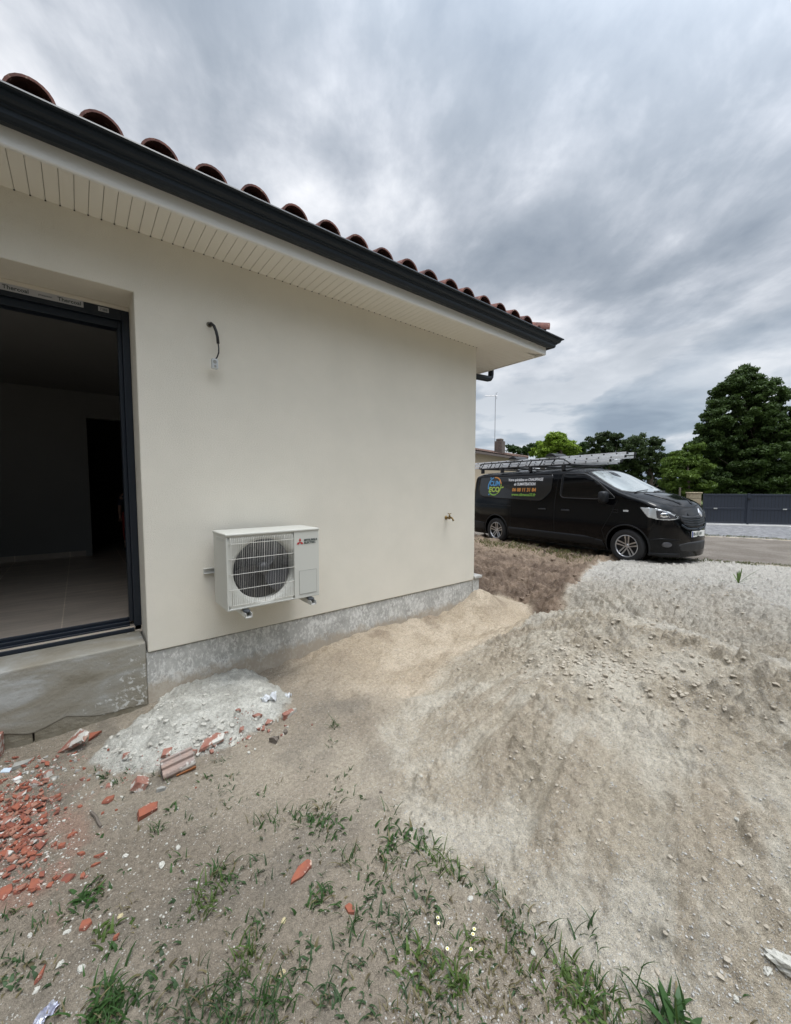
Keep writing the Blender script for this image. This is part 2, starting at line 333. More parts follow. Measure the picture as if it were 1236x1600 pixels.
# gravel/road/heap outlines in plan
ROADN=[(9.55,40),(9.5,3.2),(9.2,.9),(9.75,-.75),(10.55,-2.1),(12.4,-5),(15,-11),(20,-25)]
ROADF=[(15.3,40),(15.0,4),(15.0,.3),(15.7,-1.7),(17.6,-5),(21,-11),(27,-25)]
def xat(pl,y):
    p=sorted([(b,a) for a,b in pl]); return np.interp(y,[q[0] for q in p],[q[1] for q in p])
HEAP=np.array([onZ(px,py,z)[:2] for px,py,z in [(933,878,.09),(905,898,.15),(868,932,.24),(836,960,.27),(806,992,.15),(740,1022,.06),(680,1055,.04),(622,1090,.03),(598,1150,.02),(606,1230,.02),(640,1310,.02),(720,1392,.02),(800,1462,.02),(880,1525,.02),(1000,1606,.02),(1100,1750,.02),(1500,1800,.02),(1500,1100,.3),(1500,900,.1),(1236,886,.04),(1100,873,.04),(1000,873,.05)]])
CRW=np.array([dep(a,b,(1.54-z)*615/(b-761.5))[:2] for a,b,z in CRL]+[onZ(a,b,z)[:2] for a,b,z in ((1700,1200,.5),(1700,900,.05),(1236,886,.04),(1100,873,.04),(935,878,.09),(905,900,.16),(868,935,.26))])
def behind(x,y): return -poly_sd(x,y,CRW)
def poly_sd(x,y,P):
    d=np.full(x.shape,1e9); ins=np.zeros(x.shape,bool); n=len(P)
    for i in range(n):
        a=P[i]; b=P[(i+1)%n]; d=np.minimum(d,seg_d(x,y,a,b))
        if a[1]!=b[1]:
            c=((a[1]>y)!=(b[1]>y))&(x<(b[0]-a[0])*(y-a[1])/(b[1]-a[1])+a[0]); ins^=c
    return np.where(ins,-d,d)
PLA=np.array([onZ(px,py,z)[:2] for px,py,z in [(140,1188,0),(172,1150,.03),(215,1132,.06),(290,1118,.06),(380,1108,.06),(440,1092,.05),(455,1096,.02),(436,1120,.01),(400,1142,.01),(355,1166,0),(300,1186,0),(235,1204,0),(180,1206,0)]]+[(1.15,.25),(.1,.25)]) if False else np.array([onZ(px,py,z)[:2] for px,py,z in [(135,1190,0),(165,1150,.03),(210,1120,.03),(250,1098,.03)]]+[(.42,.15),(1.1,.15)]+[onZ(px,py,z)[:2] for px,py,z in [(452,1085,.02),(455,1096,.02),(436,1120,.01),(400,1142,.01),(355,1168,0),(300,1190,0),(235,1206,0),(180,1206,0)]])
APEX=onZ(1040,955,.5)[:2]
def fields(x,y):
    """height, colour, grit and region of the ground"""
    z=base_h(x,y); near=1-sst(5,12,np.hypot(x,y+3.2))
    wob=fbm(x*1.7,y*1.7,4); wob2=fbm(x*7,y*7,3)
    hd=poly_sd(x,y,HEAP)+wob*.10+wob2*.03; heap=sst(.04,-.10,hd)
    rn=xat(ROADN,y)+wob*.12; rf=xat(ROADF,y)+wob*.15; road=((x>rn)&(x<rf)&(y<14)).astype(float)
    pd=poly_sd(x,y,PLA)+wob*.05+wob2*.045; pl=sst(.02,-.02,pd)
    z=z+.055*sst(.04,-.12,pd)+.04*sst(-.05,-.22,pd)
    soil=sst(3.9,4.2,x+wob*.1)*(1-heap)*sst(-1.35,-1.0,y+wob*.25-(x-4.2)*.0)
    soil=soil*(x<rn); cream=np.exp(-((x-4.05)**2+(y+.15)**2)/.25)
    soil=soil*(1-sst(.25,.5,cream+wob*.2))
    # relief
    lump=fbm(x*3.1,y*3.1,5); fine=fbm(x*22,y*22,4,.6)
    w1,i1=worley(x*13,y*13); w2,i2=worley(x*30,y*30); w3,i3=worley(x*6.5+3,y*6.5)
    clod1=np.clip(.42-w1,0,1)*(i1>.55); clod2=np.clip(.42-w2,0,1)*(i2>.5); clod3=np.clip(.38-w3,0,1)*(i3>.72)
    th=np.arctan2(y-APEX[1],x-APEX[0]); r=np.hypot(x-APEX[0],y-APEX[1])
    # crust of clods under the crest, slides below it
    h0=base_h(x,y); band=sst(.27,.36,h0+wob*.06)*heap; low=sst(.20,.10,h0+wob*.05)*heap; mid=np.clip(1-band-low,0,1)*heap
    front=sst(.25,-.2,(x-APEX[0])*FW[0]+(y-APEX[1])*FW[1])
    streak=(fbm(th*15,r*.6,4)+.5*fbm(th*38,r*.9+4,3))*sst(.15,.5,r)
    grav=heap*sst(5.6,7.2,x+wob*.6)
    z=z+heap*(lump*.040+fine*.008+fbm(x*9,y*9,4,.6)*.012)+mid*streak*.034
    cl=heap*(band*1.0+low*.55+.22*mid)*(1-.6*grav)
    pat=sst(-.15,.35,fbm(x*2.3+5,y*2.3,3))
    z=z+cl*(.35+.65*pat)*(clod1*.055+clod2*.024+clod3*.09)
    z=z+(1-heap)*(1-road)*near*(lump*.016+fine*.0035)*(1-.4*pl)
    # footprints and slumps in the sandy strip by the wall
    strip=sst(1.0,1.5,x)*sst(4.2,3.7,x)*(1-heap)
    z=z+strip*(fbm(x*5.5,y*8,4,.55)*.036)
    z=z+soil*(fbm(x*4,y*4,5,.6)*.12+np.sqrt(clod1)*.05+np.sqrt(clod2)*.02)+pl*(np.sqrt(clod2)*.022*(fbm(x*5,y*5,3)>-.05)+np.sqrt(clod1)*.03+fine*.008+wob2*.018)
    z=z+grav*(clod2*.02+clod1*.015)
    z=np.where(road>0,.03+fine*.002,z)
    ledge=sst(.12,0,np.abs(x-rn))*(1-road); z=z+ledge*.015
    bh=behind(x,y)+wob*.10+wob2*.03; back=sst(.0,.22,bh)*heap; face=sst(.06,-.06,bh)*sst(-1.0,-.55,bh+.30*wob)*heap
    w4,i4=worley(x*21+7,y*21); w5,i5=worley(x*44,y*44); w6,i6=worley(x*12+3,y*12-5); c6=np.clip(.40-w6,0,1)*(i6>.6); pat2=sst(-.2,.25,fbm(x*2.6+1,y*2.6,4)); c4=np.clip(.45-w4,0,1)*(i4>.35); c5=np.clip(.45-w5,0,1)*(i5>.4)
    rid=np.abs(fbm(x*8,y*8,4,.6)); z=z+(face*(.35+.65*pat2)+back*.8+.55*heap*(1-face)*(1-back)*sst(.0,.3,fbm(x*3+9,y*3,3)))*(1-.5*sst(5,12,x))*(np.sqrt(c4)*.058+np.sqrt(c5)*.026+np.sqrt(c6)*.07+rid*.034-.022)
    # colours (linear base colours)
    def c(a): return np.array(a)[None,:]
    def mixv(A,B,f): return A+(B-A)*f[:,None]
    dirt=mixv(c((.32,.272,.21))+0*x[:,None],c((.42,.365,.285)),sst(-.35,.45,fbm(x*1.1+2,y*1.1,4)))
    dirt=mixv(dirt,c((.225,.200,.163)),sst(.0,.5,fbm(x*2.6-4,y*2.6,4))*.55)
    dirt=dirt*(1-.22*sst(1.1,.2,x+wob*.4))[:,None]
    sand=mixv(c((.455,.375,.275))+0*x[:,None],c((.55,.465,.355)),sst(-.3,.4,fbm(x*2,y*2,4)))
    damp=sst(.05,.45,fbm(x*3.1-7,y*3.1,3))*sst(-.5,-.02,y); sand=mixv(sand,c((.27,.21,.15)),damp*.75)
    ft=sst(.9,1.5,x*.8-y*-.15+wob*.3)*sst(-2.25,-1.5,y+wob*.3)
    col=mixv(dirt,sand,ft)
    hc=mixv(c((.445,.385,.295))+0*x[:,None],c((.54,.49,.40)),sst(-.25,.35,fbm(x*2.7,y*2.7,5)))
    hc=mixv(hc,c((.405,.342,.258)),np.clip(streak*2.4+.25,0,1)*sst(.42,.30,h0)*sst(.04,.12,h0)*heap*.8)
    hc=mixv(hc,c((.345,.295,.225)),face*(.18+.34*pat2)); hc=mixv(hc,c((.365,.335,.28)),back*.75*(1-.6*grav)*(.5+.5*pat2)); hc=mixv(hc,c((.52,.485,.42)),sst(.16,.02,np.abs(bh+.02))*heap*.6)  # face darker and crest rim lighter: shading put into the sand colour
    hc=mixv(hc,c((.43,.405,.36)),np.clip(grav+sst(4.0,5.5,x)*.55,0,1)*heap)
    hc=mixv(hc,c((.30,.275,.235)),np.clip(clod1*6,0,1)*cl*.35)
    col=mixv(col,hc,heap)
    sb=mixv(c((.145,.105,.077))+0*x[:,None],c((.24,.178,.13)),sst(-.3,.4,fbm(x*3,y*3,4))); sb=mixv(sb,c((.34,.265,.19)),sst(3.0,.5,y)*0+sst(6.4,8.2,x)*.6)
    col=mixv(col,sb,soil)
    pc=mixv(c((.47,.46,.41))+0*x[:,None],c((.62,.61,.55)),sst(-.2,.4,fbm(x*6,y*6,4))); col=mixv(col,pc,pl)
    rd=mixv(c((.165,.142,.118))+0*x[:,None],c((.215,.19,.16)),sst(-.3,.4,fbm(x*1.3,y*1.3,5))); col=mixv(col,rd,road)
    beyond=sst(0,.3,x-rf)*(x>rf)*sst(14,12,y); gg=mixv(c((.17,.172,.178))+0*x[:,None],c((.25,.25,.255)),sst(-.3,.4,fbm(x*5,y*5,4)))
    verge=sst(.9,.2,x-rf+wob*.5)*(x>rf); gg=mixv(gg,c((.19,.17,.09)),verge*sst(-.1,.2,fbm(x*3,y*3,3))*.8)
    col=mixv(col,gg,beyond); wild=sst(22,24,x)+sst(13,16,y)*(x>3); col=mixv(col,c((.10,.13,.04)),np.clip(wild,0,1))
    brick=np.exp(-(((x+.35)/.5)**2+((y+.95)/.42)**2)); br=np.clip(sst(.35,.75,brick+wob*.35+wob2*.2),0,1)*(1-heap); col=mixv(col,c((.33,.19,.14)),br*sst(-.25,.3,wob2)*.55)
    grit=np.full(x.shape,.08); grit=np.where(x<1.3,.10+.10*sst(-.2,.4,fbm(x*2,y*2+9,3)),grit); grit=grit*(1-heap)+heap*(.10+.35*low+.5*grav+.12*band); grit=grit*(1-soil*.6)+pl*.2; grit=np.where(road>0,.12,grit)
    grit=np.where(beyond>.5,.35,grit)
    reg=np.zeros(x.shape,int); reg[heap>.5]=1; reg[soil>.5]=2; reg[pl>.5]=3; reg[road>.5]=4; reg[beyond>.5]=5
    return z,col,grit,reg
def axis(marks):
    out=[marks[0][0]]
    for (a,s0),(b,s1) in zip(marks[:-1],marks[1:]):
        x=out[-1]
        while x<b-1e-6:
            s=s0+(s1-s0)*(x-a)/(b-a); x=min(b,x+s); 
            if b-x<s*.4: x=b
            out.append(x)
    return np.array(out)
GX=axis([(-400,60),(-60,12),(-6,.6),(-1.7,.03),(-1.2,.009),(2.3,.010),(5,.018),(8,.028),(12,.05),(24,.3),(60,4),(400,60)])
GY=axis([(-400,60),(-40,8),(-6,.4),(-3.45,.03),(-3.0,.010),(0.1,.011),(1.2,.022),(4,.04),(8,.12),(20,1),(60,6),(400,60)])
XX,YY=np.meshgrid(GX,GY,indexing='ij'); nx,ny=XX.shape
_z=np.zeros(nx*ny); _c=np.zeros((nx*ny,3)); _gr=np.zeros(nx*ny); _rg=np.zeros(nx*ny,int)
xs,ys=XX.ravel(),YY.ravel()
for s0 in range(0,nx*ny,200000):
    s_=slice(s0,s0+200000); _z[s_],_c[s_],_gr[s_],_rg[s_]=fields(xs[s_],ys[s_])
ZZ=_z.reshape(nx,ny)
def H(x,y):
    i=min(max(np.searchsorted(GX,x)-1,0),nx-2); j=min(max(np.searchsorted(GY,y)-1,0),ny-2)
    fx=(x-GX[i])/(GX[i+1]-GX[i]); fy=(y-GY[j])/(GY[j+1]-GY[j])
    return float((ZZ[i,j]*(1-fx)+ZZ[i+1,j]*fx)*(1-fy)+(ZZ[i,j+1]*(1-fx)+ZZ[i+1,j+1]*fx)*fy)
def onG(px,py):
    v=ray(px,py); t=.5; 
    while t<40:
        q=CAM+v*t
        if q[2]<H(q[0],q[1]): break
        t+=.02*(1+t*.3)
    a,b=t-.03*(1+t*.3),t
    for _ in range(12):
        m=(a+b)/2; q=CAM+v*m
        if q[2]<H(q[0],q[1]): b=m
        else: a=m
    q=CAM+v*b; return Vector((q[0],q[1],H(q[0],q[1])))
ii,jj=np.meshgrid(np.arange(nx-1),np.arange(ny-1),indexing='ij'); q0=(ii*ny+jj).ravel()
quads=np.stack([q0,q0+ny,q0+ny+1,q0+1],1); freg=_rg[q0]
REG={0:('ground','structure','bare sandy yard ground with patchy weeds beside the cream house','ground'),
 1:('sand_heap',None,'large pale sand and gravel heap filling the right of the yard','sand heap'),
 2:('soil_bank','structure','brown raked soil bank between the house corner and the van','soil'),
 3:('plaster_heap',None,'low heap of white plaster rubble against the concrete plinth','rubble heap'),
 4:('road','structure','grey brown tarmac road passing in front of the gate','road'),
 5:('gravel_forecourt','structure','blue grey gravel strip below the anthracite gate','gravel')}
for r_,(nm,kd,lb,ct) in REG.items():
    qs=quads[freg==r_]; used,inv=np.unique(qs,return_inverse=True); inv=inv.reshape(-1)
    me=bpy.data.meshes.new(nm); me.vertices.add(len(used)); me.vertices.foreach_set('co',np.stack([xs[used],ys[used],_z[used]],1).ravel())
    me.loops.add(len(inv)); me.loops.foreach_set('vertex_index',inv.astype(np.int32)); me.polygons.add(len(qs)); me.polygons.foreach_set('loop_start',np.arange(0,len(inv),4,dtype=np.int32))
    me.update(calc_edges=True); me.polygons.foreach_set('use_smooth',np.ones(len(qs),bool))
    a=me.attributes.new('Col','FLOAT_COLOR','POINT'); a.data.foreach_set('color',np.c_[_c[used],np.ones(len(used))].ravel().astype(np.float32))
    a=me.attributes.new('grit','FLOAT','POINT'); a.data.foreach_set('value',_gr[used].astype(np.float32))
    me.materials.append(M['earth']); o=bpy.data.objects.new(nm,me); COL.objects.link(o)
    tag(o,lb,ct,kind=kd)
M['soffit_gap']=mat('soffit_groove',(.42,.40,.35),.6)
# ------------------------------------------------------------------ the house
house=tag(empty('house'),'cream rendered bungalow with anthracite gutter and red tiled eave on the left','house')
WT=.40; CX=3.84; SZ=3.25
w_=MB().prism([(CX,.38),(CX,SZ),(-6,SZ),(-6,.38),(-2.2,.38),(-2.2,2.84),(.335,2.84),(.335,.38)],'y',0,WT)
wall=w_.build('wall',M['render'],house,bevel=.008)
MB().box((CX-.35,WT+.001,.38),(CX-.0,9.0,SZ)).build('wall',M['render'],house)
MB().box((-6,WT+.001,-.2),(-5.7,9.0,SZ)).build('wall',M['render'],house)
MB().box((-5.7,8.7,-.2),(CX-.35,9.0,SZ)).build('wall',M['render'],house)
# plinth, threshold and footing
MB().prism([(.325,-.35),(CX-.012,-.35),(CX-.012,.375),(.325,.375)],'y',.014,WT).build('plinth',M['concrete'],house,bevel=.006)
MB().box((CX-.36,WT+.002,-.35),(CX-.014,9.0,.375)).build('plinth',M['concrete'],house)
MB().box((CX-.02,.0,.05),(CX+.10,.16,.395)).build('foundation_corner',M['concrete'],house,bevel=.006)
MB().box((CX-.012,-.03,.397),(CX+.125,.17,.43)).build('slab_edge',M['concrete'],house,bevel=.005)
th=MB(); xs_=np.linspace(-2.3,.3245,90); _tb=[onY(*q,0) for q in ((0,1151),(50,1149),(75,1137),(104,1122),(130,1121),(156,1120),(200,1109),(240,1101))]
bot=[float(np.interp(x,[q[0] for q in _tb],[q[2] for q in _tb]))+.008*float(perlin(np.array([x*14]),np.array([.5]))[0]) for x in xs_]
th.prism([(x,b) for x,b in zip(xs_,bot)]+[(.3245,.462),(-2.3,.462)],'y',.0,.36); th.build('threshold',M['threshold'],house,bevel=.014)
MB().box((-2.3,.006,-.4),(-.28,.3,.2)).build('footing',M['footing'],house,bevel=.004)
MB().box((-.272,.004,-.4),(.322,.3,.2)).build('footing',M['footing'],house,bevel=.004)
# soffit boards, mitred at the corner
OV=.37; OX=4.70
sb=MB(); z0=SZ-.012
def dia(x): return -(x-CX)*OV/(OX-CX)
x=OX
while x>-6:
    a=x-.0635; ya0=dia(a) if a>CX else .0; ya1=dia(x) if x>CX else .0
    sb.add([(a,-OV,z0),(x,-OV,z0),(x,ya1,z0),(a,ya0,z0),(a,-OV,z0+.008),(x,-OV,z0+.008),(x,ya1,z0+.008),(a,ya0,z0+.008)],[(3,2,1,0),(4,5,6,7),(0,1,5,4),(1,2,6,5),(2,3,7,6),(3,0,4,7)]); x-=.0665
y=-.266
while y<9:
    b=y+.0635
    def xd(yy): return CX if yy>=0 else CX-(yy)*(OX-CX)/OV
    if y<0 and b<=0 or y>=0:
        sb.add([(xd(y)+.004,y,z0),(OX,y,z0),(OX,b,z0),(xd(b)+.004,b,z0),(xd(y)+.004,y,z0+.008),(OX,y,z0+.008),(OX,b,z0+.008),(xd(b)+.004,b,z0+.008)],[(3,2,1,0),(4,5,6,7),(0,1,5,4),(1,2,6,5),(2,3,7,6),(3,0,4,7)])
    y+=.0665
sb.build('soffit',M['soffit'],house)
MB().box((-6,-OV,z0+.0135),(OX,.0,z0+.03)).box((CX+.002,.002,z0+.0135),(OX,9,z0+.03)).build('soffit_backing',M['soffit_gap'],house)
nbo=MB().box((-.004,-.006,z0-.005),(.004,-.001,z0+.004)).build('soffit_notch',M['dark'],house); x=OX-.0650; first=True
while x>-.6:
    if x<CX:
        o=nbo if first else nbo.copy()
        if not first: COL.objects.link(o)
        o.location=(x,0,0); first=False
    x-=.0665

fp=[(-OV,SZ-.018),(-OV-.004,SZ-.024),(-OV-.018,SZ-.024),(-OV-.024,SZ-.016),(-OV-.024,SZ+.17),(-OV,SZ+.17)]
def mitre(mb,prof,m0=-6.0,yend=9.0):
    """profile (y,z) run along the front eave, mitred round the corner, then along the side eave"""
    n=len(prof); vs=[]
    for (yy,z_) in prof: vs.append((m0,yy,z_))
    for (yy,z_) in prof: vs.append((OX+(-yy-OV),yy,z_))
    for (yy,z_) in prof: vs.append((OX+(-yy-OV),yend,z_))
    fs=[]
    for s_ in (0,1):
        for i in range(n): fs.append((s_*n+i,s_*n+(i+1)%n,(s_+1)*n+(i+1)%n,(s_+1)*n+i))
    fs+= [tuple(range(n)),tuple(range(2*n,3*n))[::-1]]; mb.add(vs,fs)
f_=MB(); mitre(f_,fp); f_.build('fascia',M['white'],house,bevel=.002)
gp=[(0,3.318),(.052,3.306),(.07,3.312),(.080,3.326),(.083,3.350),(.094,3.354),(.096,3.362),(.110,3.366),(.122,3.378),(.129,3.394),(.131,3.404),(.148,3.405),(.156,3.412),(.152,3.422),(.138,3.424),(.126,3.412),(.10,3.375),(.07,3.335),(.012,3.33),(.010,3.46),(0,3.46)]
g_=MB(); mitre(g_,[(-OV-.026-a,b) for a,b in gp]); g_.build('gutter',M['gutter'],house)
dp=MB(); dp.tube([(OX+.09,.52,3.32),(OX+.09,.52,3.20),(OX+.085,.52,3.165),(OX+.06,.52,3.135),(OX+.02,.52,3.125),(CX+.16,.52,3.09),(CX+.10,.52,3.07),(CX+.06,.52,3.03),(CX+.055,.52,2.98),(CX+.055,.52,.3)],.042,14); dp.build('downpipe',M['gutter'],house,smooth=True)
# roof: eave rows of canal tiles
PIT=.30
def tile_row(mb,xc,y0,y1,r0,r1,up=True,thick=.013,n=12,dx=0.0):
    vs=[];fs=[]
    for (yy,r) in ((y0,r0),(y1,r1)):
        zc=3.447+(yy+.44)*PIT+(.0 if up else .045)+(.02 if yy==y0 and up else 0)
        for rr in (r,r-thick):
            for k in range(n+1):
                a=math.pi*k/n; vs.append((xc+dx+rr*math.cos(a),yy,zc+(rr*1.03*math.sin(a) if up else -rr*.6*math.sin(a))))
    m=n+1
    for k in range(n):
        fs+= [(k,k+1,2*m+k+1,2*m+k),(m+k,m+k+1,3*m+k+1,3*m+k),(k,k+1,m+k+1,m+k),(2*m+k,2*m+k+1,3*m+k+1,3*m+k)]
    mb.add(vs,fs)
tl=MB(); XC=[4.24,3.98,3.72,3.455,3.185,2.925,2.655,2.385,2.112,1.84,1.565,1.292,1.015,.737,.455,.175,-.112]+[-.112-.28*k for k in range(1,10)]
for xc in XC:
    jx=random.uniform(-.006,.006); jy=random.uniform(-.012,.012)
    for r_ in range(6):
        y0=-.435+jy+r_*.36
        if 4.72-xc+.05<r_*.36-.1: break
        tile_row(tl,xc+jx,y0,y0+.44,.104,.088)
    for r_ in range(6):
        if 4.72-xc+.2<r_*.36-.1: break
        tile_row(tl,xc-.136,-.42+r_*.36,-.42+r_*.36+.44,.085,.10,up=False)
tile_row(tl,4.50,-.43,-.15,.062,.055); tl.build('roof',M['tile'],house,smooth=False)
rs=MB(); rs.add([(-6,-.36,3.462),(4.70,-.36,3.462),(4.70,9,3.462),(1.0,3.3,4.56),(-6,3.3,4.56)],[(0,1,3,4),(1,2,3)]); rs.build('roof_deck',M['tile'],house)
def half_tube(mb,p0,p1,r0,r1,th_=.014,n=14):
    P0,P1=Vector(p0),Vector(p1); d=(P1-P0).normalized(); s_=d.cross(Vector((0,0,1))).normalized(); u_=s_.cross(d); vs=[]
    for P,r in ((P0,r0),(P1,r1)):
        for rr in (r,r-th_):
            for k in range(n+1):
                a=math.pi*k/n; vs.append(P+s_*rr*math.cos(a)+u_*rr*math.sin(a))
    m=n+1; fs=[]
    for k in range(n): fs+= [(k,k+1,2*m+k+1,2*m+k),(m+k,m+k+1,3*m+k+1,3*m+k),(k,k+1,m+k+1,m+k),(2*m+k,2*m+k+1,3*m+k+1,3*m+k)]
    mb.add(vs,fs)
ht=MB()
for i in range(7):
    a=i*.34; p=lambda s: (4.73-s*.70,-.40+s*.70,3.475+s*.70*PIT+(.03 if s==a else .0))
    half_tube(ht,p(a),p(a+.42),.118,.098)
ht.build('hip_tile',M['tile'],house)
# room seen through the opening
FZ=.50
MB().box((-5.6,.30,FZ-.05),(3.4,8.6,FZ)).build('tiled_floor',M['floor'],house)
MB().box((-5.6,.42,2.98),(3.4,8.6,3.05)).build('ceiling',M['intwall'],house)
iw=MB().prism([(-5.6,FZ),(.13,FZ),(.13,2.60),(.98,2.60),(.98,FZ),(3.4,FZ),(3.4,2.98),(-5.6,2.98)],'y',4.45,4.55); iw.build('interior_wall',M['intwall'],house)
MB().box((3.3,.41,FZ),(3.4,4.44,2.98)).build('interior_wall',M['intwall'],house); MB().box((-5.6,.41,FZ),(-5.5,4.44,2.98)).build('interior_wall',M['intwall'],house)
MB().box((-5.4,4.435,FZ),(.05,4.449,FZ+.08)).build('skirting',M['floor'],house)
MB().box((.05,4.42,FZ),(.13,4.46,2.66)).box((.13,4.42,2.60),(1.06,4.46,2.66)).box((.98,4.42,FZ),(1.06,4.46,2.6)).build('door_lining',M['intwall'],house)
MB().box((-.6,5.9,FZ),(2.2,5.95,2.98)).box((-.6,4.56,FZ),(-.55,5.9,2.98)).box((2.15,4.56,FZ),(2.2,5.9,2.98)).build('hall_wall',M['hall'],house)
# sliding door frame
fr=MB(); YF=.30
fr.box((.288,YF,.467),(.333,WT+.02,2.812)); fr.box((.262,YF+.035,.53),(.2875,WT+.02,2.74)); 
fr.box((-2.2,YF,2.740),(.2875,WT+.02,2.812)); fr.box((-2.2,YF+.03,2.69),(.262,WT+.02,2.7395))
fr.box((-2.2,YF-.012,.464),(.2875,YF+.05,.492)); fr.box((-2.2,YF+.052,.464),(.262,WT+.02,.53)); fr.box((-2.2,YF+.018,.4925),(.262,YF+.030,.512))
fr.box((-2.2,YF+.085,.5305),(.262,YF+.10,.552))
fro=fr.build('sliding_door_frame',M['frame'],house,bevel=.003)
MB().box((-2.2,YF-.008,2.8125),(.334,WT-.02,2.839)).build('lintel_strip',M['reveal'],house,bevel=.003)
tp=MB().box((-1.5,YF-.002,2.770),(.075,YF-.0005,2.812)).box((.155,YF-.002,2.772),(.215,YF-.0005,2.802)).build('protective_tape',M['tape'],house)
RX=Matrix.Rotation(math.pi/2,4,'X')
for k in range(5):
    xx=-.06-k*.262
    text_mesh('tape_lettering','Thercoal',.034,M['ink'],house,Matrix.Translation((xx-(.0 if k else .0),YF-.003,2.780))@RX,bold=.0006)
    text_mesh('tape_lettering','protection',.016,M['ink'],house,Matrix.Translation((xx-.095,YF-.003,2.785))@RX)
text_mesh('tape_lettering','7/88',.026,M['ink'],house,Matrix.Translation((.162,YF-.003,2.777))@RX)
# ------------------------------------------------------------------ air conditioner
ac=tag(empty('air_conditioner',(.765,0,.685)),'cream wall mounted air conditioner outdoor unit with round fan grille','air conditioner')
W_,Hh,YFr,YB=.70,.525,-.405,-.085
def P_ac(m4=None): return m4
cb=MB()
# front plate with a round fan opening
cxo,czo,ro=.272,.262,.222; fx0,fx1,fz0,fz1=0.0,W_,0.0,Hh
n=64; ring=[(cxo+ro*math.cos(2*math.pi*k/n),czo+ro*math.sin(2*math.pi*k/n)) for k in range(n)]
def sq(k):
    a=2*math.pi*k/n; c_,s_=math.cos(a),math.sin(a); x0=-cxo+.012; x1=.49-cxo; z1=fz1-czo-.012; z0_=-czo+.012
    t=min([q for q in ((x1/c_ if c_>1e-6 else 9),(x0/c_ if c_<-1e-6 else 9),(z1/s_ if s_>1e-6 else 9),(z0_/s_ if s_<-1e-6 else 9))])
    return (cxo+c_*t,czo+s_*t)
outer=[sq(k) for k in range(n)]
vs=[(a,YFr+.004,b) for a,b in outer]+[(cxo+(ro+.022)*math.cos(2*math.pi*k/n),YFr+.006,czo+(ro+.022)*math.sin(2*math.pi*k/n)) for k in range(n)]+[(a,YFr+.03,b) for a,b in ring]+[(a,YFr+.09,b) for a,b in ring]
fs=[(j*n+k,j*n+(k+1)%n,(j+1)*n+(k+1)%n,(j+1)*n+k) for j in range(3) for k in range(n)]
cb.add(vs,fs); 
cas=cb.build('fan_surround',M['ac'],ac,smooth=True)
c2=MB(); c2.box((.0,YFr,.0),(.014,YB,Hh)); c2.box((.014,YFr,.0),(.49,YFr+.02,.014)); c2.box((.014,YFr,Hh-.014),(.49,YFr+.02,Hh)); c2.box((.4905,YFr-.002,.0),(W_,YB,Hh)); c2.box((.0145,YFr+.021,.0),(.49,YB,.01))
c2.build('casing',M['ac'],ac,bevel=.009,seg=3)
MB().box((.0145,YFr+.10,.011),(.49,YFr+.30,Hh-.015)).build('coil',M['acdark'],ac)
fins=MB()
for k in range(44): xx=.03+k*.0103; fins.box((xx,YFr+.094,.03),(xx+.002,YFr+.10,Hh-.03))
fins.build('coil_fins',M['fins'],ac)
tc_=MB(); tc_.box((-.006,YFr-.008,Hh-.004),(W_+.004,YB+.002,Hh+.014)); tc_.build('top_cover',M['ac'],ac,bevel=.006,seg=3)
fn=MB(); fn.lathe([(0,YFr+.028),(.03,YFr+.03),(.045,YFr+.04),(.045,YFr+.085)],20,(cxo,0,czo))
for b_ in range(3):
    a0=b_*2*math.pi/3+.5; vs=[];m=10
    for i in range(6):
        r=.04+i*.033
        for j in range(m):
            a=a0+j*.115+.10*i; vs.append((cxo+r*math.cos(a),YFr+.035+.045*j/m,czo+r*math.sin(a)))
    fn.add(vs,[(i*m+j,i*m+j+1,(i+1)*m+j+1,(i+1)*m+j) for i in range(5) for j in range(m-1)])
fn.build('fan',M['fan'],ac,smooth=True)
gw=MB(); yg=YFr-.012
xw=.030; k=0
while xw<.487:
    e=.0; gw.tube([(xw,YFr+.006,.030),(xw,yg,.040),(xw,yg,Hh-.05),(xw,yg+.003,Hh-.028),(xw,YFr+.002,Hh-.012)],.00135 if k%6 else .0022,5); xw+=.0128; k+=1
for zz_ in (.038,.148,.255,.362,.468): gw.tube([(.018,YFr+.003,zz_),(.030,yg+.003,zz_),(.480,yg+.003,zz_),(.489,YFr+.003,zz_)],.0021,6)
gw.build('grille',M['wire'],ac,smooth=True)
sp=MB().box((.53,YFr-.0045,.035),(.675,YFr-.0024,.215)); sp.build('service_cover',M['ac2'],ac,bevel=.001)
ln=MB(); 
for a,b in (((.529,.034),(.531,.216)),((.674,.034),(.676,.216)),((.529,.215),(.676,.217)),((.529,.033),(.676,.035))): ln.box((a[0],YFr-.0049,a[1]),(b[0],YFr-.0025,b[1]))
ln.build('service_seam',M['greyrock'],ac); 
sh=MB(); sh.box((.0,YFr+.06,Hh-.045),(-.004,YB-.1,Hh-.02)); sh.build('side_handle',M['ac2'],ac,bevel=.001)
lg=MB()
for k in range(3):
    a=math.radians(90+120*k); d=(math.cos(a),math.sin(a)); s_=(-d[1],d[0]); c0=(.540,.438); L_=.031
    q=[(0,0),(L_*.5,L_*.29),(L_,0),(L_*.5,-L_*.29)]
    lg.prism([(c0[0]+u_*d[0]+v_*s_[0],c0[1]+u_*d[1]+v_*s_[1]) for u_,v_ in q],'y',YFr-.0045,YFr-.0021)
lg.build('logo_emblem',M['red'],ac)
text_mesh('logo_lettering','MITSUBISHI',.0225,M['ink'],ac,Matrix.Translation((.573,YFr-.0038,.444))@RX,bold=.0006,sx=.98)
text_mesh('logo_lettering','ELECTRIC',.0225,M['ink'],ac,Matrix.Translation((.573,YFr-.0038,.423))@RX,bold=.0006)
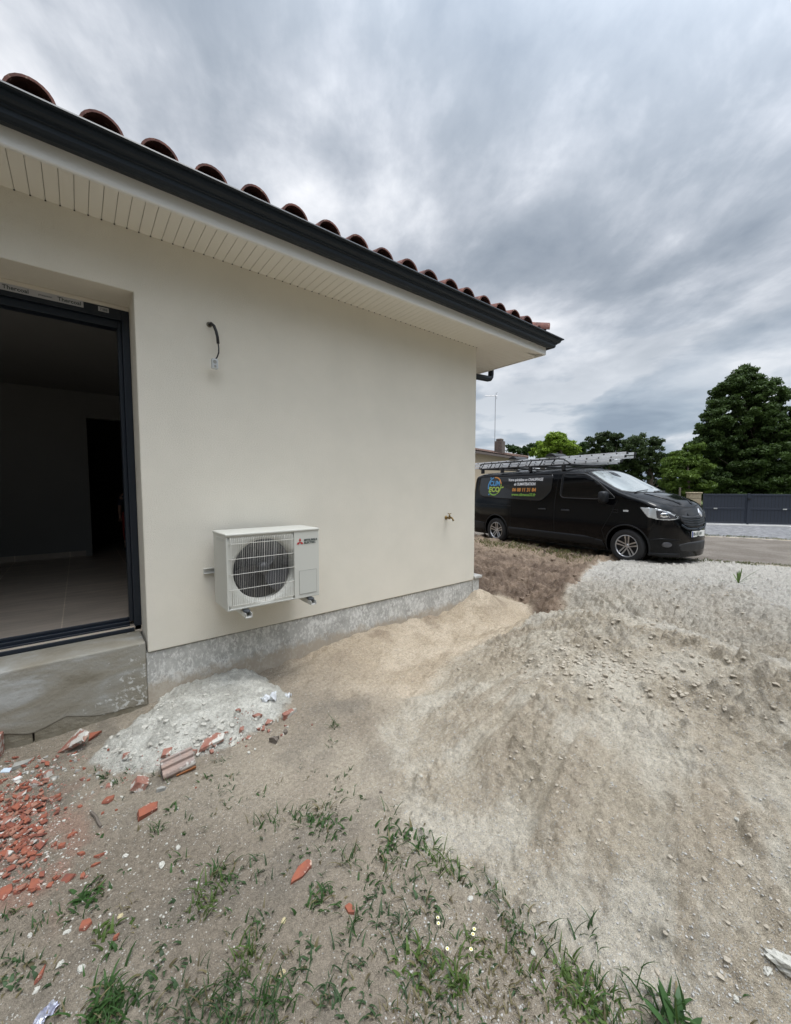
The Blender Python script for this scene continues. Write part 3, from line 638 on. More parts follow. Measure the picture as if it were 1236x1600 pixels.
for bx in (.105,.60):
    br=MB(); br.prism([(bx,-.052),(bx+.045,-.052),(bx+.045,-.020),(bx+.041,-.020),(bx+.041,-.048),(bx+.004,-.048),(bx+.004,-.020),(bx,-.020)],'y',-.462,0)
    bo=br.build('mounting_arm',M['galv'],ac)
    ft=MB().lathe([(0,-.006),(.024,-.006),(.03,-.012),(.03,-.022),(.024,-.030),(0,-.030)],16,(0,0,0),'z')
    fo=ft.build('rubber_foot',M['rubber'],bo,smooth=True); fo.location=(bx+.022,-.405,0); fo.scale=(.8,1.3,.8)
wr=MB(); wr.prism([(-.0,.245),(-.022,.245),(-.022,.242),(-.004,.240),(-.004,.212),(-.022,.210),(-.022,.206),(-.0,.206)],'x',-.055,.70); wr.build('wall_rail',M['galv'],ac)
# ------------------------------------------------------------------ tap, cable
tap=tag(empty('garden_tap',(3.325,0,1.19)),'small brass garden tap on the cream wall near the house corner','tap'); tap.scale=(.85,.85,.85)
t=MB(); t.lathe([(0,0),(.027,0),(.027,-.008),(.014,-.012),(.014,-.05),(.018,-.052),(.018,-.075),(.012,-.08),(0,-.082)],16); t.build('flange',M['brass'],tap,smooth=True)
t=MB(); t.tube([(0,-.06,.004),(0,-.09,.008),(0,-.115,0),(0,-.132,-.020),(0,-.138,-.038)],[.013,.013,.012,.011,.013],12); t.build('spout',M['brass'],tap,smooth=True)
t=MB(); t.lathe([(0,.0),(.012,.0),(.014,.02),(.009,.03),(.008,.05),(0,.05)],12,(0,-.068,.008),'z'); t.build('valve_body',M['brass'],tap,smooth=True)
t=MB(); t.tube([(-.03,-.068,.062),(-.012,-.068,.056),(.012,-.068,.056),(.03,-.068,.062)],[.006,.005,.005,.006],8); t.build('handle',M['brass'],tap,smooth=True)
cab=tag(empty('hanging_cable',(.802,0,2.745)),'black cable hanging from a hole in the cream wall with clear connector','cable')
t=MB(); t.tube([(0,.01,0),(.006,-.03,.002),(.018,-.055,-.02),(.03,-.065,-.06),(.037,-.068,-.10),(.04,-.068,-.145)],.0105,12); t.build('sleeve',M['black'],cab,smooth=True)
t=MB(); t.tube([(.04,-.068,-.14),(.044,-.068,-.18),(.043,-.066,-.21),(.034,-.062,-.24),(.022,-.06,-.262)],.0050,8); t.build('wire',M['black'],cab,smooth=True)
t=MB().box((-.010,-.085,-.335),(.034,-.05,-.262)); co=t.build('connector',M['conn'],cab,bevel=.006,seg=3)
t=MB().lathe([(0,-.0862),(.013,-.0862),(.013,-.084)],12,(.010,0,-.287)).lathe([(0,-.0862),(.009,-.0862),(.009,-.084)],12,(.012,0,-.318)); t.build('terminal',M['greyrock'],co)
t=MB().lathe([(0,-.0015),(.020,-.0015),(.012,-.001)],14); t.build('wall_hole',M['footing'],cab)
# ------------------------------------------------------------------ van (x forward from the front axle, -y = near side)
VX,VY,VR=9.394,-.131,-1.69688
van=tag(empty('van',(VX,VY,.04),VR),'black panel van with ladders on its roof rack parked behind the sand heap','van')
def itp(tab,x): return float(np.interp(x,[a for a,b in tab],[b for a,b in tab]))
KX=lambda x: x if x<=0 else x*.915
ZT=[(-4.466,1.74),(-4.44,1.84),(-4.38,1.90),(-4.2,1.935),(-3,1.955),(-1.9,1.965),(-1.5,1.965),(-1.22,1.945),(-1.05,1.91),(-.85,1.825),(-.5,1.63),(-.2,1.47),(-.02,1.405),(.15,1.375),(.30,1.335),(.43,1.285),(.55,1.232),(.64,1.16),(.70,1.08),(.755,.955),(.80,.79),(.835,.66),(.85,.56)]
PW=[(-4.466,.90),(-4.40,.945),(-4.2,.968),(-3.5,.978),(0,.978),(.25,.972),(.40,.950),(.50,.91),(.60,.83),(.68,.72),(.745,.58),(.80,.40),(.835,.22),(.85,.12)]
SD=[(.16,.90),(.25,.95),(.40,.98),(.55,.99),(.75,1.0),(1.0,.995),(1.12,.985),(1.3,.955),(1.55,.915),(1.8,.872),(1.97,.85)]
RH=[(-4.466,.14),(-1.3,.17),(-.95,.11),(-.05,.09),(.1,.12),(.5,.16),(.74,.22),(.85,.22)]
PE=2.4
def Wd(x,z):
    zt=itp(ZT,x); rh=itp(RH,x); zr=zt-rh; b=itp(PW,x)*itp(SD,z)
    if z<=zr: return b
    if z>=zt: return 0.0
    return b*(1-((z-zr)/rh)**PE)**(1/PE)
def Tz(x,y):
    lo,hi=.4,itp(ZT,x)
    for _ in range(22):
        m=(lo+hi)/2
        if Wd(x,m)>=abs(y): lo=m
        else: hi=m
    return lo
def Xf(y,z):
    lo,hi=-.3,.85
    if Wd(hi,z)>=abs(y): return hi
    for _ in range(22):
        m=(lo+hi)/2
        if Wd(m,z)>=abs(y) and itp(ZT,m)>z: lo=m
        else: hi=m
    return lo
st=[-4.466,-4.45,-4.42,-4.38,-4.3,-4.2]+list(np.arange(-4.0,-1.4,.25))+list(np.arange(-1.4,.2,.06))+list(np.arange(.2,.7,.05))+list(np.arange(.7,.845,.015))+[.85]
zs=lambda x:[.0]*0
vs=[];fs=[];rowN=None
for x in st:
    zt=itp(ZT,x); rh=itp(RH,x); zr=zt-rh; zb=.20 if x<.5 else .18
    half=[]
    for k in range(15): z=zb+(zr-zb)*k/14; half.append((itp(PW,x)*itp(SD,z),z))
    for k in range(1,13):
        th_=math.pi/2*k/12; z=zr+rh*math.sin(th_)**(2/PE); half.append((itp(PW,x)*itp(SD,z)*max(0,math.cos(th_))**(2/PE),z))
    ringp=[(-a,b) for a,b in half]+[(a,b) for a,b in half[-2::-1]]; rowN=len(ringp)
    vs+=[(x,a,b) for a,b in ringp]
for i in range(len(st)-1):
    for k in range(rowN-1): fs.append((i*rowN+k,i*rowN+k+1,(i+1)*rowN+k+1,(i+1)*rowN+k))
    fs.append((i*rowN+rowN-1,i*rowN,(i+1)*rowN,(i+1)*rowN+rowN-1))
fs.append(tuple(range(rowN))); fs.append(tuple((len(st)-1)*rowN+k for k in range(rowN))[::-1])
bd=MB().add(vs,fs).build('body',M['paint'],van,smooth=True)
cut=MB()
for wx in (0,-3.498):
    for s_ in (-1,1):
        pr=[]
        for k in range(28):
            a=2*math.pi*k/28; pr.append((wx+.405*math.cos(a),.345+.405*math.sin(a)))
        cut.prism(pr,'y',s_*.62,s_*1.2)
co=cut.build('cutter',M['black']); 
bo=bd.modifiers.new('arches','BOOLEAN'); bo.object=co; bo.operation='DIFFERENCE'; bo.solver='EXACT'
co.parent=van; dg=bpy.context.evaluated_depsgraph_get(); me=bpy.data.meshes.new_from_object(bd.evaluated_get(dg)); bd.modifiers.clear(); bd.data=me; me.name='body'
while len(me.materials)>1: me.materials.pop()
for p in me.polygons: p.material_index=0
bpy.data.objects.remove(co)
es=bd.modifiers.new('es','EDGE_SPLIT'); es.split_angle=math.radians(40)
MB().box((-4.2,-.6,.17),(.6,.6,.6)).build('underbody',M['black'],van)
def patch(poly,proj,off,step=.05,rim=.01):
    """planar polygon subdivided and laid on the body; proj maps the two coordinates to a body point and returns it with the outward offset"""
    bm=bmesh.new(); v=[bm.verts.new((a,b,0)) for a,b in poly]; bm.faces.new(v)
    us=[a for a,b in poly]; vs_=[b for a,b in poly]
    for c_,lo,hi in ((0,min(us),max(us)),(1,min(vs_),max(vs_))):
        q=lo+step
        while q<hi:
            no=(1,0,0) if c_==0 else (0,1,0); co_=(q,0,0) if c_==0 else (0,q,0)
            bmesh.ops.bisect_plane(bm,geom=bm.verts[:]+bm.edges[:]+bm.faces[:],plane_co=co_,plane_no=no); q+=step
    be=[e for e in bm.edges if e.is_boundary]
    r=bmesh.ops.extrude_edge_only(bm,edges=be); low=set(g for g in r['geom'] if isinstance(g,bmesh.types.BMVert))
    vv=[];idx={}
    for i,q in enumerate(bm.verts): idx[q]=i; vv.append(proj(q.co.x,q.co.y,off-(rim if q in low else 0)))
    ff=[tuple(idx[q] for q in f.verts) for f in bm.faces]; bm.free(); return MB().add(vv,ff)
def rsd(side): 
    def f(x,z,o): return (x,side*(Wd(x,z)+o),z)
    return f
def top(x,y,o): return (x+o*.3,y,Tz(x,y)+o)
def nose(y,z,o): 
    y2=y; x=Xf(y,z); return (x+o*.9,y*(1+o*.3),z)
def ribbon(pts,proj,off,wid):
    """thin strip along points"""
    out=[];P=[]
    for a,b in zip(pts[:-1],pts[1:]):
        n=max(1,int(math.hypot(b[0]-a[0],b[1]-a[1])/.06)); P+=[(a[0]+(b[0]-a[0])*k/n,a[1]+(b[1]-a[1])*k/n) for k in range(n)]
    P.append(pts[-1]); vs=[];fs=[]
    for i,p in enumerate(P):
        q0=P[max(i-1,0)];q1=P[min(i+1,len(P)-1)]; d=(q1[0]-q0[0],q1[1]-q0[1]); L_=math.hypot(*d) or 1; nx_,ny_=-d[1]/L_*wid/2,d[0]/L_*wid/2
        vs+=[proj(p[0]+nx_,p[1]+ny_,off-.006),proj(p[0]+nx_*.9,p[1]+ny_*.9,off),proj(p[0]-nx_*.9,p[1]-ny_*.9,off),proj(p[0]-nx_,p[1]-ny_,off-.006)]
    for i in range(len(P)-1):
        for k in range(3): fs.append((i*4+k,i*4+k+1,i*4+4+k+1,i*4+4+k))
    return MB().add(vs,fs)
def rpoly(P,r=.05,n=4):
    out=[]
    for i,p in enumerate(P):
        a=P[i-1]; b=P[(i+1)%len(P)]
        for t_ in np.linspace(0,1,n):
            la=math.hypot(a[0]-p[0],a[1]-p[1]); lb=math.hypot(b[0]-p[0],b[1]-p[1]); ra=min(r,la*.4);rb=min(r,lb*.4)
            A_=(p[0]+(a[0]-p[0])*ra/la,p[1]+(a[1]-p[1])*ra/la); B_=(p[0]+(b[0]-p[0])*rb/lb,p[1]+(b[1]-p[1])*rb/lb)
            out.append(((1-t_)**2*A_[0]+2*t_*(1-t_)*p[0]+t_*t_*B_[0],(1-t_)**2*A_[1]+2*t_*(1-t_)*p[1]+t_*t_*B_[1]))
    return out
M['panel']=mat('van_panel',(.004,.004,.0045),.28,coat=.6)
for sd in (-1,1):
    S=rsd(sd)
    WP=rpoly([(-.25,1.275),(-.42,1.43),(-.66,1.615),(-.90,1.765),(-1.0,1.80),(-1.48,1.815),(-1.54,1.76),(-1.54,1.33),(-1.46,1.265),(-.72,1.255)],.05)
    patch(WP,S,.004).build('side_window',M['glass'],van,smooth=True)
    ribbon(WP+[WP[0]],S,.006,.022).build('window_seal',M['black'],van,smooth=True)
    # pressed panels of the load bay
    PP=rpoly([(-1.78,1.82),(-4.24,1.80),(-4.24,1.42),(-4.08,1.24),(-2.05,1.17),(-1.78,1.40)],.10)
    patch(PP,S,.003).build('side_panel',M['panel'],van,smooth=True)
    ribbon(PP[2:]+PP[:1],S,.010,.024).build('panel_crease',M['paint'],van,smooth=True)
    for nm,pts in (('door_seam',[(-.42,.36),(-.50,.62),(-.32,.95),(-.20,1.24)]),('door_seam',[(-1.63,1.86),(-1.66,1.2),(-1.65,.40),(-1.2,.30),(-.55,.30),(-.42,.36)]),('door_seam',[(-2.98,1.88),(-2.99,1.2),(-2.98,.48)]),('door_seam',[(-1.65,.40),(-2.98,.42)]),('door_seam',[(-1.63,1.86),(-1.45,1.87),(-1.10,1.855),(-.95,1.80),(-.7,1.655)])):
        ribbon(pts,S,.002,.010).build(nm,M['seam'],van)
    ribbon([(-2.95,1.02),(-4.38,1.04)],S,.004,.014).build('slide_rail',M['cladding'],van)
    patch([(-.44,.27),(-.50,.40),(-.9,.46),(-3.05,.47),(-3.05,.27)],S,.007).build('sill_cladding',M['cladding'],van,smooth=True)
    patch([(-3.93,.30),(-3.93,.52),(-4.42,.55),(-4.42,.32)],S,.007).build('rear_cladding',M['cladding'],van,smooth=True)
    for wx in (0,-3.498):
        ribbon([(wx+.415*math.cos(a),.345+.415*math.sin(a)) for a in np.linspace(math.pi*1.12,-.12*math.pi,22)],S,.004,.03).build('arch_lip',M['cladding'],van,smooth=True)
    for hx,hz_ in ((-1.36,.985),(-1.99,.985)):
        a=Wd(hx,hz_)*sd; h=MB().tube([(hx-.10,a,hz_),(hx-.08,a+sd*.035,hz_),(hx+.08,a+sd*.035,hz_),(hx+.10,a,hz_)],.014,8); h.build('door_handle',M['black'],van,smooth=True)
        ribbon([(hx-.09,hz_+.02),(hx+.09,hz_+.02)],S,.008,.010).build('handle_trim',M['gutter'],van)
    mz,mx=1.30,-.43; a=Wd(mx,mz)*sd
    mb=MB(); 
    for k,(u_,wy,hh) in enumerate(((0,.03,.05),(.02,.07,.10),(.10,.075,.115),(.22,.07,.11),(.27,.04,.07))):
        pass
    vs=[];fs=[];secs=[(a-sd*.0,.02,.03,mz-.08),(a+sd*.05,.06,.08,mz-.03),(a+sd*.09,.09,.125,mz),(a+sd*.19,.085,.125,mz),(a+sd*.235,.055,.095,mz)]
    for (yy,dx,dz,zc) in secs:
        for k in range(12):
            an=2*math.pi*k/12; c_,s_=math.cos(an),math.sin(an); vs.append((mx+dx*abs(c_)**.6*np.sign(c_),yy,zc+dz*abs(s_)**.6*np.sign(s_)))
    for i in range(4):
        for k in range(12): fs.append((i*12+k,i*12+(k+1)%12,i*12+12+(k+1)%12,i*12+12+k))
    fs.append(tuple(range(12))); fs.append(tuple(48+k for k in range(12)))
    MB().add(vs,fs).build('wing_mirror',M['cladding'],van,smooth=True)
    # headlight laid over wing and nose
    HP=rpoly([(.23,1.125),(.45,1.115),(.60,1.075),(.695,1.0),(.735,.93),(.715,.885),(.58,.885),(.38,.93)],.03)
    hl=patch(HP,S,.006,.03); hlo=hl.build('headlight',M['lamp'],van,smooth=True)
    patch(rpoly([(.50,1.08),(.60,1.055),(.685,.985),(.715,.93),(.69,.905),(.52,.91)],.03),S,.009,.03).build('lamp_reflector',M['lampdark'],hlo,smooth=True)
    cx_,cz_=.605,.98; c=[(cx_+.052*math.cos(q),cz_+.045*math.sin(q)) for q in np.linspace(0,2*math.pi,17)[:-1]]; patch(c,S,.013,.03).build('lamp_lens',M['chrome'],hlo,smooth=True)
    ribbon(HP+[HP[0]],S,.008,.012).build('lamp_edge',M['black'],hlo)
    c=[(.64+.055*math.cos(q),.42+.05*math.sin(q)) for q in np.linspace(0,2*math.pi,17)[:-1]]; fo=patch(c,S,.004,.03).build('fog_lamp',M['lampdark'],van,smooth=True)
    ribbon([(.42,.50),(.58,.53),(.76,.50)],S,.010,.03).build('bumper_crease',M['paint'],van,smooth=True)
    ribbon([(.40,.24),(.55,.235),(.74,.235),(.83,.24)],S,.012,.05).build('bumper_lip',M['cladding'],van,smooth=True)
    patch(rpoly([(-.07,1.02),(.03,1.02),(.03,1.055),(-.07,1.055)],.01),S,.005).build('side_repeater',M['chrome'] if False else M['lamp'],van)
    ribbon([(-.275,.99),(-.275,1.05),(-.175,1.05),(-.175,.99),(-.275,.99)],S,.004,.009).build('badge_frame',M['cladding'],van)
# glass and bonnet
WS=[(.0,-.25),(-.02,-.5),(-.09,-.68),(-.20,-.80),(-.35,-.825),(-.60,-.79),(-.90,-.725),(-.97,-.66),(-1.005,-.4),(-1.02,0)]
WS=WS+[(a,-b) for a,b in WS[-2::-1]]; WS=[(.01,0)]+WS
M['screen']=mat('windscreen',(.36,.40,.40),.07,spec=1.0,var=(.43,.47,.46),vscale=3,coat=1)  # pale base colour stands in for sky reflected in the glass
wso=patch(WS,top,.004,.06).build('windscreen',M['screen'],van,smooth=True)
ribbon(WS+[WS[0]],top,.006,.05).build('windscreen_seal',M['black'],van,smooth=True)
patch(rpoly([(-.93,-.10),(-.74,-.16),(-.66,.0),(-.74,.10),(-.93,.10)],.04),top,.0065,.05).build('rear_view_mirror',M['glass'],van,smooth=True)
for (a,b) in (((-.02,-.66),(-.09,-.02)),((.0,.06),(-.07,.66))):
    P=[(a[0]+(b[0]-a[0])*k/8,a[1]+(b[1]-a[1])*k/8) for k in range(9)]; MB().tube([(x_,y_,Tz(x_,y_)+.02) for x_,y_ in P],.009,6).build('wiper',M['black'],van)
BN=[(.03,-.45),(-.05,-.70),(-.10,-.83),(.15,-.87),(.40,-.82),(.54,-.70),(.62,-.50),(.67,-.22),(.68,0)]
ribbon(BN+[(a,-b) for a,b in BN[-2::-1]],top,.002,.010).build('bonnet_seam',M['seam'],van)
for sd in (-1,1): ribbon([(.08,sd*.52),(.30,sd*.47),(.50,sd*.36),(.62,sd*.22)],top,.010,.05).build('bonnet_crease',M['paint'],van,smooth=True)
patch(rpoly([(-.54,.985),(-.47,.84),(-.30,.75),(0,.72),(.30,.75),(.47,.84),(.54,.985),(.25,.955),(0,.94),(-.25,.955)],.03),nose,.006,.05).build('front_grille',M['black'],van,smooth=True)
for zz_ in (.775,.82,.865,.91): ribbon([(-.44,zz_+.03),(-.22,zz_),(0,zz_-.008),(.22,zz_),(.44,zz_+.03)],nose,.014,.014).build('grille_bar',M['gutter'],van,smooth=True)
ribbon([(-.52,.80),(-.36,.72),(0,.685),(.36,.72),(.52,.80)],nose,.02,.04).build('grille_surround',M['gutter'],van,smooth=True)
patch(rpoly([(-.55,.42),(-.5,.30),(0,.27),(.5,.30),(.55,.42),(.3,.46),(0,.47),(-.3,.46)],.04),nose,.004,.05).build('lower_intake',M['black'],van,smooth=True)
xe=Xf(0,.98); e_=MB().prism([(0,.085),(.05,0),(0,-.085),(-.05,0)],'x',0,.02); eo=e_.build('front_emblem',M['chrome'],van,bevel=.004); eo.location=(xe-.006,0,1.01); eo.rotation_euler=(0,-.45,0)
xp=Xf(.26,.60)+.012; po=MB().box((xp,-.26,.555),(xp+.014,.26,.665)).build('number_plate',M['white'],van)
text_mesh('plate_lettering','FB-181-HV',.085,M['ink'],po,Matrix.Translation((xp+.016,-.215,.580))@Matrix.Rotation(math.pi/2,4,'Z')@RX,bold=.002,sx=.92)
MB().box((xp+.0141,-.26,.556),(xp+.0155,-.225,.664)).build('plate_band',mat('plate_blue',(.02,.05,.30),.5),po)
# wheels
def wheel(x,sd):
    g=tag(None,None) if False else None
    o=empty('wheel',(x,sd*.865,.335)); o.parent=van; o.rotation_euler=(0,0,0 if sd<0 else math.pi)
    t=MB(); t.lathe([(.205,.10),(.20,-.06),(.222,-.085),(.25,-.098),(.29,-.100),(.318,-.088),(.333,-.06),(.335,.0),(.333,.06),(.318,.09),(.29,.1)],40); t.build('tyre',M['tyre'],o,smooth=True)
    t=MB(); t.lathe([(0,.0),(.19,.0),(.205,-.02),(.212,-.075),(.220,-.084)],40); t.build('rim_barrel',M['black'],o,smooth=True)
    t=MB(); t.lathe([(.214,-.070),(.222,-.086),(.213,-.090),(.203,-.078),(.205,-.060)],40)
    for k in range(5):
        a=2*math.pi*k/5+.3
        for off in (-.023,.023):
            c_,s_=math.cos(a),math.sin(a); q=[]
            w0,w1=.011,.015
            for (r_,w_,yy) in ((.035,w0,-.055),(.12,w0,-.062),(.207,w1,-.080)):
                sp_=off*(1+ .55*(r_-.035)/.17)
                q.append([(c_*r_-s_*(sp_+e*w_),yy+dy,s_*r_+c_*(sp_+e*w_)) for e,dy in ((-1,0.012),(-1,-.006),(1,-.006),(1,.012))])
            vs=[p for z_ in q for p in z_]; fs=[(i*4+j,i*4+(j+1)%4,i*4+4+(j+1)%4,i*4+4+j) for i in range(2) for j in range(4)]+[(0,1,2,3),(11,10,9,8)]
            t.add(vs,fs)
    t.lathe([(0,-.066),(.032,-.066),(.040,-.058),(.042,-.04)],20); t.build('rim',M['alu'],o)
for x_ in (0,-3.498):
    for sd in (-1,1): wheel(x_,sd)
# livery
M['tw']=mat('livery_white',(.78,.78,.80),.5); M['to']=mat('livery_orange',(.62,.26,.06),.5); M['tg']=mat('livery_green',(.22,.42,.07),.5); M['tb']=mat('livery_blue',(.10,.33,.62),.5); M['ty']=mat('livery_lime',(.42,.55,.10),.5)
def side_text(nm,s_,size,m,xc,z,bold=.003,align='CENTER',sx=1.0,shear=0):
    ty=-(Wd(xc,z+size*.3)+.010); tilt=math.atan2(Wd(xc,z)-Wd(xc,z+size),size)
    text_mesh(nm,s_,size,m,van,Matrix.Translation((xc,-(Wd(xc,z)+.009),z))@Matrix.Rotation(math.pi/2-tilt,4,'X'),align,shear=shear,bold=bold,sx=sx)
side_text('side_lettering','Votre spécialiste en CHAUFFAGE',.098,M['tw'],-2.60,1.665,.0022,sx=.80,shear=.1)
side_text('side_lettering','et CLIMATISATION',.098,M['tw'],-2.60,1.555,.0028,sx=.82,shear=.1)
side_text('side_lettering','06 08 11 31 84',.125,M['to'],-2.60,1.400,.004,sx=.98)
side_text('side_lettering','www.climeco33.fr',.105,M['tg'],-2.60,1.285,.002,sx=.98)
side_text('logo_word','CLIM',.185,M['tb'],-3.62,1.555,.006,sx=.92)
side_text('logo_word','ECO',.185,M['ty'],-3.62,1.385,.007,sx=1.05)
S=rsd(-1)
def arc(a0,a1,m,w_=.03,r=.235): ribbon([(-3.62+r*math.cos(math.radians(a)),1.535+r*1.02*math.sin(math.radians(a))) for a in np.linspace(a0,a1,16)],S,.012,w_).build('logo_ring',m,van)
arc(105,200,M['tb'],.034); arc(15,98,M['to'],.030); arc(300,372,M['ty'],.022); arc(212,296,M['tg'],.036)
for (a,r_,m) in ((128,.29,M['tb']),(355,.31,M['ty']),(352,.27,M['tg']),(232,.29,M['tb'])):
    cx_,cz_=-3.62+r_*math.cos(math.radians(a)),1.535+r_*math.sin(math.radians(a)); patch([(cx_+.022*math.cos(q),cz_+.022*math.sin(q)) for q in np.linspace(0,2*math.pi,7)[:-1]],S,.011,.05).build('logo_dot',m,van)
# roof rack
rk=empty('roof_rack',(0,0,0)); rk.parent=van
for sd in (-1,1):
    t=MB(); yb,yt=sd*.74,sd*.72
    t.tube([(-4.35,yb,2.03),(-1.50,yb,2.03),(-1.42,yb,2.05),(-1.62,yt,2.165),(-1.78,yt,2.18),(-4.30,yt,2.18),(-4.37,yt,2.16),(-4.40,yb,2.05),(-4.35,yb,2.03)],.017,8)
    for k in range(8):
        x_=-1.95-k*.34; t.tube([(x_,yb,2.03),(x_+.10,yt,2.18)],.012,6)
    t.build('side_rail',M['black'],rk,smooth=True)
    for x_ in (-1.60,-2.55,-3.50,-4.25): MB().box((x_-.035,sd*.70,1.90),(x_+.035,sd*.78,2.035)).build('rack_foot',M['black'],rk,bevel=.006)
for x_ in (-1.60,-2.55,-3.50,-4.25): MB().box((x_-.03,-.72,2.01),(x_+.03,.72,2.05)).build('crossbar',M['black'],rk)
# ladders carried on the rack
def ladder(x0,x1,yc,z,wid,label,nsec,stagger):
    R=Matrix.Rotation(VR,4,'Z'); 
    o=tag(empty('ladder',R@Vector(((x0+x1)/2,yc,z+.04))+Vector((VX,VY,0)),VR),label,'ladder','ladders on the van roof rack'); hl_=(x1-x0)/2
    for s_ in range(nsec):
        ex=stagger[s_]; h=.050; zz_=s_*.070; ww=wid/2-s_*.03
        for e in (-1,1):
            MB().box((-hl_+ex[0],e*ww-.014,zz_),(hl_+ex[1],e*ww+.014,zz_+h)).build('side_rail',M['ladder'],o,bevel=.003)
        xx=-hl_+ex[0]+.15; r0=None
        while xx<hl_+ex[1]-.05:
            if r0 is None:
                r0=MB().tube([(0,-ww-.004,zz_+h/2),(0,ww+.004,zz_+h/2)],.014,8).build('rung',M['ladder'],o); c0_=MB().tube([(0,-ww-.022,zz_+h/2),(0,-ww-.012,zz_+h/2)],.016,8).build('rung_plug',M['black'],r0); r0.location=(xx,0,0)
            else:
                r1=r0.copy(); COL.objects.link(r1); r1.location=(xx,0,0); c1_=c0_.copy(); COL.objects.link(c1_); c1_.parent=r1
            xx+=.28
        cp=MB(); 
        for e in (-1,1): cp.box((hl_+ex[1]-.0,e*ww-.016,zz_-.002),(hl_+ex[1]+.03,e*ww+.016,zz_+h+.002))
        for q_ in (0,1): 
            c1=MB().box((hl_+ex[1]-.0,(-1,1)[q_]*ww-.016,zz_-.002),(hl_+ex[1]+.03,(-1,1)[q_]*ww+.016,zz_+h+.002)); c1.build('end_cap',M['black'],o)
    return o
l1=ladder(-4.95,-.32,-.34,2.055,.42,'long aluminium extension ladder on the near side of the van roof rack',3,[(0,-.30),(.0,0),(.1,.02)])
l2=ladder(-4.80,-1.0,.24,2.055,.44,'shorter aluminium ladder on the far side of the van roof rack',2,[(0,0),(.0,.1)])
for (x_,yy) in ((-2.1,-.34),(-3.3,-.34),(-1.9,.24),(-3.1,.24)):
    zt_=2.275 if yy<0 else 2.205
    t=MB().prism([(x_-.16,zt_-.005),(x_-.10,zt_+.035),(x_-.03,zt_+.065),(x_+.03,zt_+.065),(x_+.10,zt_+.035),(x_+.16,zt_-.005)],'y',yy-.24,yy+.24); t.build('ladder_clamp',M['black'],rk,bevel=.006)
# ------------------------------------------------------------------ gate, pillar
GA=Vector((19.884,1.529,.04)); GB=Vector((21.388,-.966,.04)); gd=(GB-GA).normalized(); gr=math.atan2(gd.y,gd.x)
gate=tag(empty('double_gate',GA,gr),'low anthracite metal double gate across the road with two mid rails','gate')
def leaf_(x0,x1):
    o=MB().box((x0+.05,-.012,.10),(x1-.05,.012,.62)).box((x0+.05,-.012,.68),(x1-.05,.012,1.17)).build('gate_leaf',M['gate'],gate)
    f=MB().box((x0,-.03,.06),(x0+.06,.03,1.24)).box((x1-.06,-.03,.06),(x1,.03,1.24)).box((x0+.061,-.028,.06),(x1-.061,.028,.115)).box((x0+.061,-.028,1.165),(x1-.061,.028,1.235)).box((x0+.061,-.026,.61),(x1-.061,.026,.69)); f.build('leaf_frame',M['gate'],o,bevel=.004)
    g=MB()
    xx=x0+.16
    while xx<x1-.1: g.box((xx,-.0155,.12),(xx+.008,-.0125,.60)); g.box((xx,-.0155,.70),(xx+.008,-.0125,1.16)); xx+=.11
    g.build('board_grooves',M['dark'],o)
    return o
a=leaf_(.06,1.52); MB().box((.42,-.05,.63),(.54,-.027,.67)).build('latch_plate',M['galv'],gate)
b=leaf_(1.56,3.4); MB().box((2.62,-.05,.63),(2.74,-.027,.67)).build('latch_plate',M['galv'],gate)
MB().box((1.505,-.055,.03),(1.575,-.031,1.26)).build('meeting_post',M['gate'],gate,bevel=.004)
leaf_(3.44,5.2)
MB().box((1.50,-.11,1.02),(1.60,-.056,1.07)).build('gate_lock',M['black'],gate)
tag(MB().box((-.5,-.16,-.05),(9,.0,.045)).build('gate_kerb',M['kerb'],None,bevel=.01),'pale concrete kerb strip below the anthracite gate','kerb')
kb=bpy.data.objects['gate_kerb']; kb.location=GA-Vector((0,0,.02)); kb.rotation_euler=(0,0,gr); kb.location+=Vector((gd.y,-gd.x,0))*.10
pil=tag(empty('gate_pillar',GA-gd*.26,gr),'short beige stone block pillar at the left end of the gate','pillar')
for k in range(6): MB().box((-.2+random.uniform(-.006,.006),-.2,.02+k*.205),(.2,.2,.02+k*.205+.196)).build('stone_block',M['stonep'],pil,bevel=.012)
MB().box((-.23,-.23,1.25),(.23,.23,1.30)).build('pillar_cap',M['stonep'],pil,bevel=.012)
MB().box((-.19,-.19,.0),(.19,.19,1.25)).build('mortar',M['chim'],pil)
tag(MB().tube([(0,0,0),(0,0,1.5)],.035,8).build('fence_post',M['wood'],None),'thin grey post standing just left of the stone pillar','post'); bpy.data.objects['fence_post'].location=GA-gd*.75
# ------------------------------------------------------------------ neighbour's house
k_=1.3; N1=Vector(dep(743,703,15.48*k_)); N2=Vector(dep(825,716,19.95*k_)); e=(N2-N1); L0=e.length; e.z=0; e.normalize(); EZ=(N1.z+N2.z)/2
nb=tag(empty('neighbour_house',(N1.x,N1.y,0),math.atan2(e.y,e.x)),'low beige house with old tiled roof and chimney behind the van','house')
